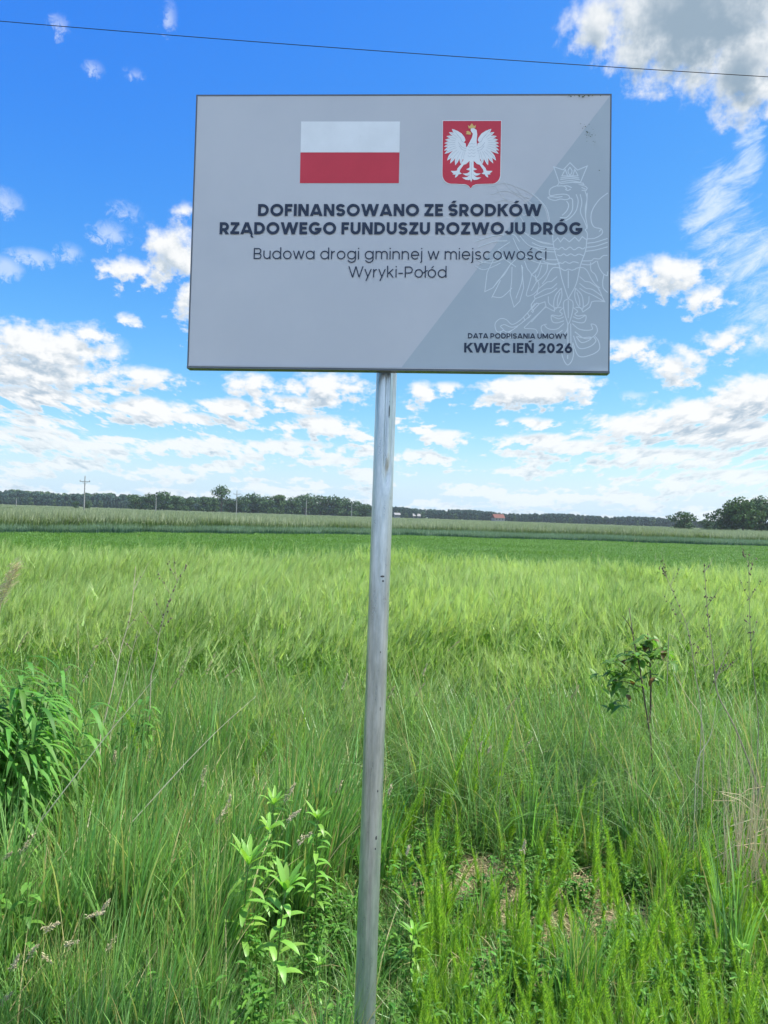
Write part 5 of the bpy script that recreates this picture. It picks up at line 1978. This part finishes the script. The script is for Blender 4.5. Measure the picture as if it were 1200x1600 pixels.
def upole(px, base_py, top_py, dist, cross, label, group='utility poles in the meadow'):
    b = at_y(px, base_py, dist)
    h = at_y(px, top_py, dist).z
    o = empty('utility_pole', (b.x, dist, 0), .35)
    tag(o, label, 'utility pole', group)
    mb = MB()
    mb.tube([(0, 0, -.2), (0, 0, h)], [.17, .10], 8)
    mb.build('mast', M_conc, o)
    if cross:
        mb = MB()
        mb.box(-1.1, 1.1, -.16, -.08, h - 1.15, h - 1.0)
        mb.tube([(-.7, -.12, h - 1.1), (0, -.12, h - 1.75)], .03, 4)
        mb.tube([(.7, -.12, h - 1.1), (0, -.12, h - 1.75)], .03, 4)
        ca = mb.build('crossarm', M_conc, o)
        for x in (-1.0, 1.0, 0):
            mb = MB()
            z = h - 1.0 if x else h
            mb.tube([(x, -.12 if x else 0, z), (x, -.12 if x else 0, z + .12), (x, -.12 if x else 0, z + .25)], [.05, .09, .04], 6)
            mb.build('insulator', M_cer, o)
    return o


upole(131, 800, 745, 175, True, 'nearest concrete utility pole with crossarm, far left in the meadow')
upole(369, 806, 767, 250, True, 'utility pole with crossarm right of the tall open crowned tree')
upole(243, 806, 776, 260, False, 'thin pale pole in front of the row trees, left of the tall tree')
upole(478, 808, 779, 290, False, 'plain pole in front of the trees midway to the sign post')
upole(549, 810, 786, 330, False, 'farthest plain pole just left of the sign post')
upole(25, 795, 778, 300, False, 'faint plain pole at the far left before the forest')

# farm buildings among the trees
M_roof = flat_mat('red_roof', (0.14, 0.055, 0.04), .8, .2)
M_grof = flat_mat('grey_roof', (0.22, 0.22, 0.22), .7, .2)
M_wall = flat_mat('pale_render', (0.26, 0.26, 0.23), .9, .2)
M_glass = flat_mat('window_glass', (0.03, 0.035, 0.04), .2, .5)


def house(px, dist, w, d, h, roof, label):
    b = at_y(px, 812, dist)
    o = empty('farm_house', (b.x, dist, 0), .3)
    tag(o, label, 'house')
    mb = MB()
    mb.box(-w / 2, w / 2, -d / 2, d / 2, 0, h)
    mb.build('wall', M_wall, o)
    mb = MB()
    e = .4
    r = d * .45
    mb.add([(-w / 2 - e, -d / 2 - e, h - .1), (w / 2 + e, -d / 2 - e, h - .1), (w / 2 + e, 0, h + r), (-w / 2 - e, 0, h + r), (-w / 2 - e, d / 2 + e, h - .1), (w / 2 + e, d / 2 + e, h - .1)],
           [(0, 1, 2, 3), (3, 2, 5, 4), (0, 3, 4), (1, 5, 2), (0, 4, 5, 1)])
    mb.build('roof', roof, o)
    for x in (-w * .3, 0, w * .3):
        mb = MB()
        mb.box(x - .5, x + .5, -d / 2 - .04, -d / 2 + .02, h * .35, h * .78)
        mb.build('window', M_glass, o)


house(778, 570, 8, 6, 2.6, M_roof, 'small farm house with a red roof at the forest edge right of the post')
house(620, 560, 4, 3, 2.4, M_grof, 'tiny white shed close to the right side of the post at the forest edge')
house(650, 600, 6, 4, 1.9, M_grof, 'low pale barn between the white shed and the red roofed house')

# overhead cable
M_cab = flat_mat('cable_sheath', (0.012, 0.014, 0.016), .6, .3)
mb = MB()
P0, P1 = at_y(0, 33, 7.4), at_y(1200, 120, 7.0)
dv = P1 - P0
P = []
for i in range(41):
    s_ = -1.2 + 3.4 * i / 40
    p = P0 + dv * s_
    p.z += .022 * 4 * ((s_ - .5) ** 2 - .25)
    P.append(p)
mb.tube(P, .0035, 6)
tag(mb.build('overhead_cable', M_cab, smooth=True), 'thin dark overhead cable crossing the blue sky above the board', 'cable')

# light summer haze
mb = MB()
mb.box(-1290, 1290, -290, 1390, -1.0, 26.0)
hm_, hs_, ho_ = new_mat('air')
pv = hs_.n('ShaderNodeVolumePrincipled')
pv.inputs['Color'].default_value = (0.80, 0.90, 1.0, 1)
pv.inputs['Density'].default_value = 0.00016
pv.inputs['Anisotropy'].default_value = 0.2
hm_.node_tree.links.new(pv.outputs[0], ho_.inputs['Volume'])
tag(mb.build('haze', hm_), kind='stuff')
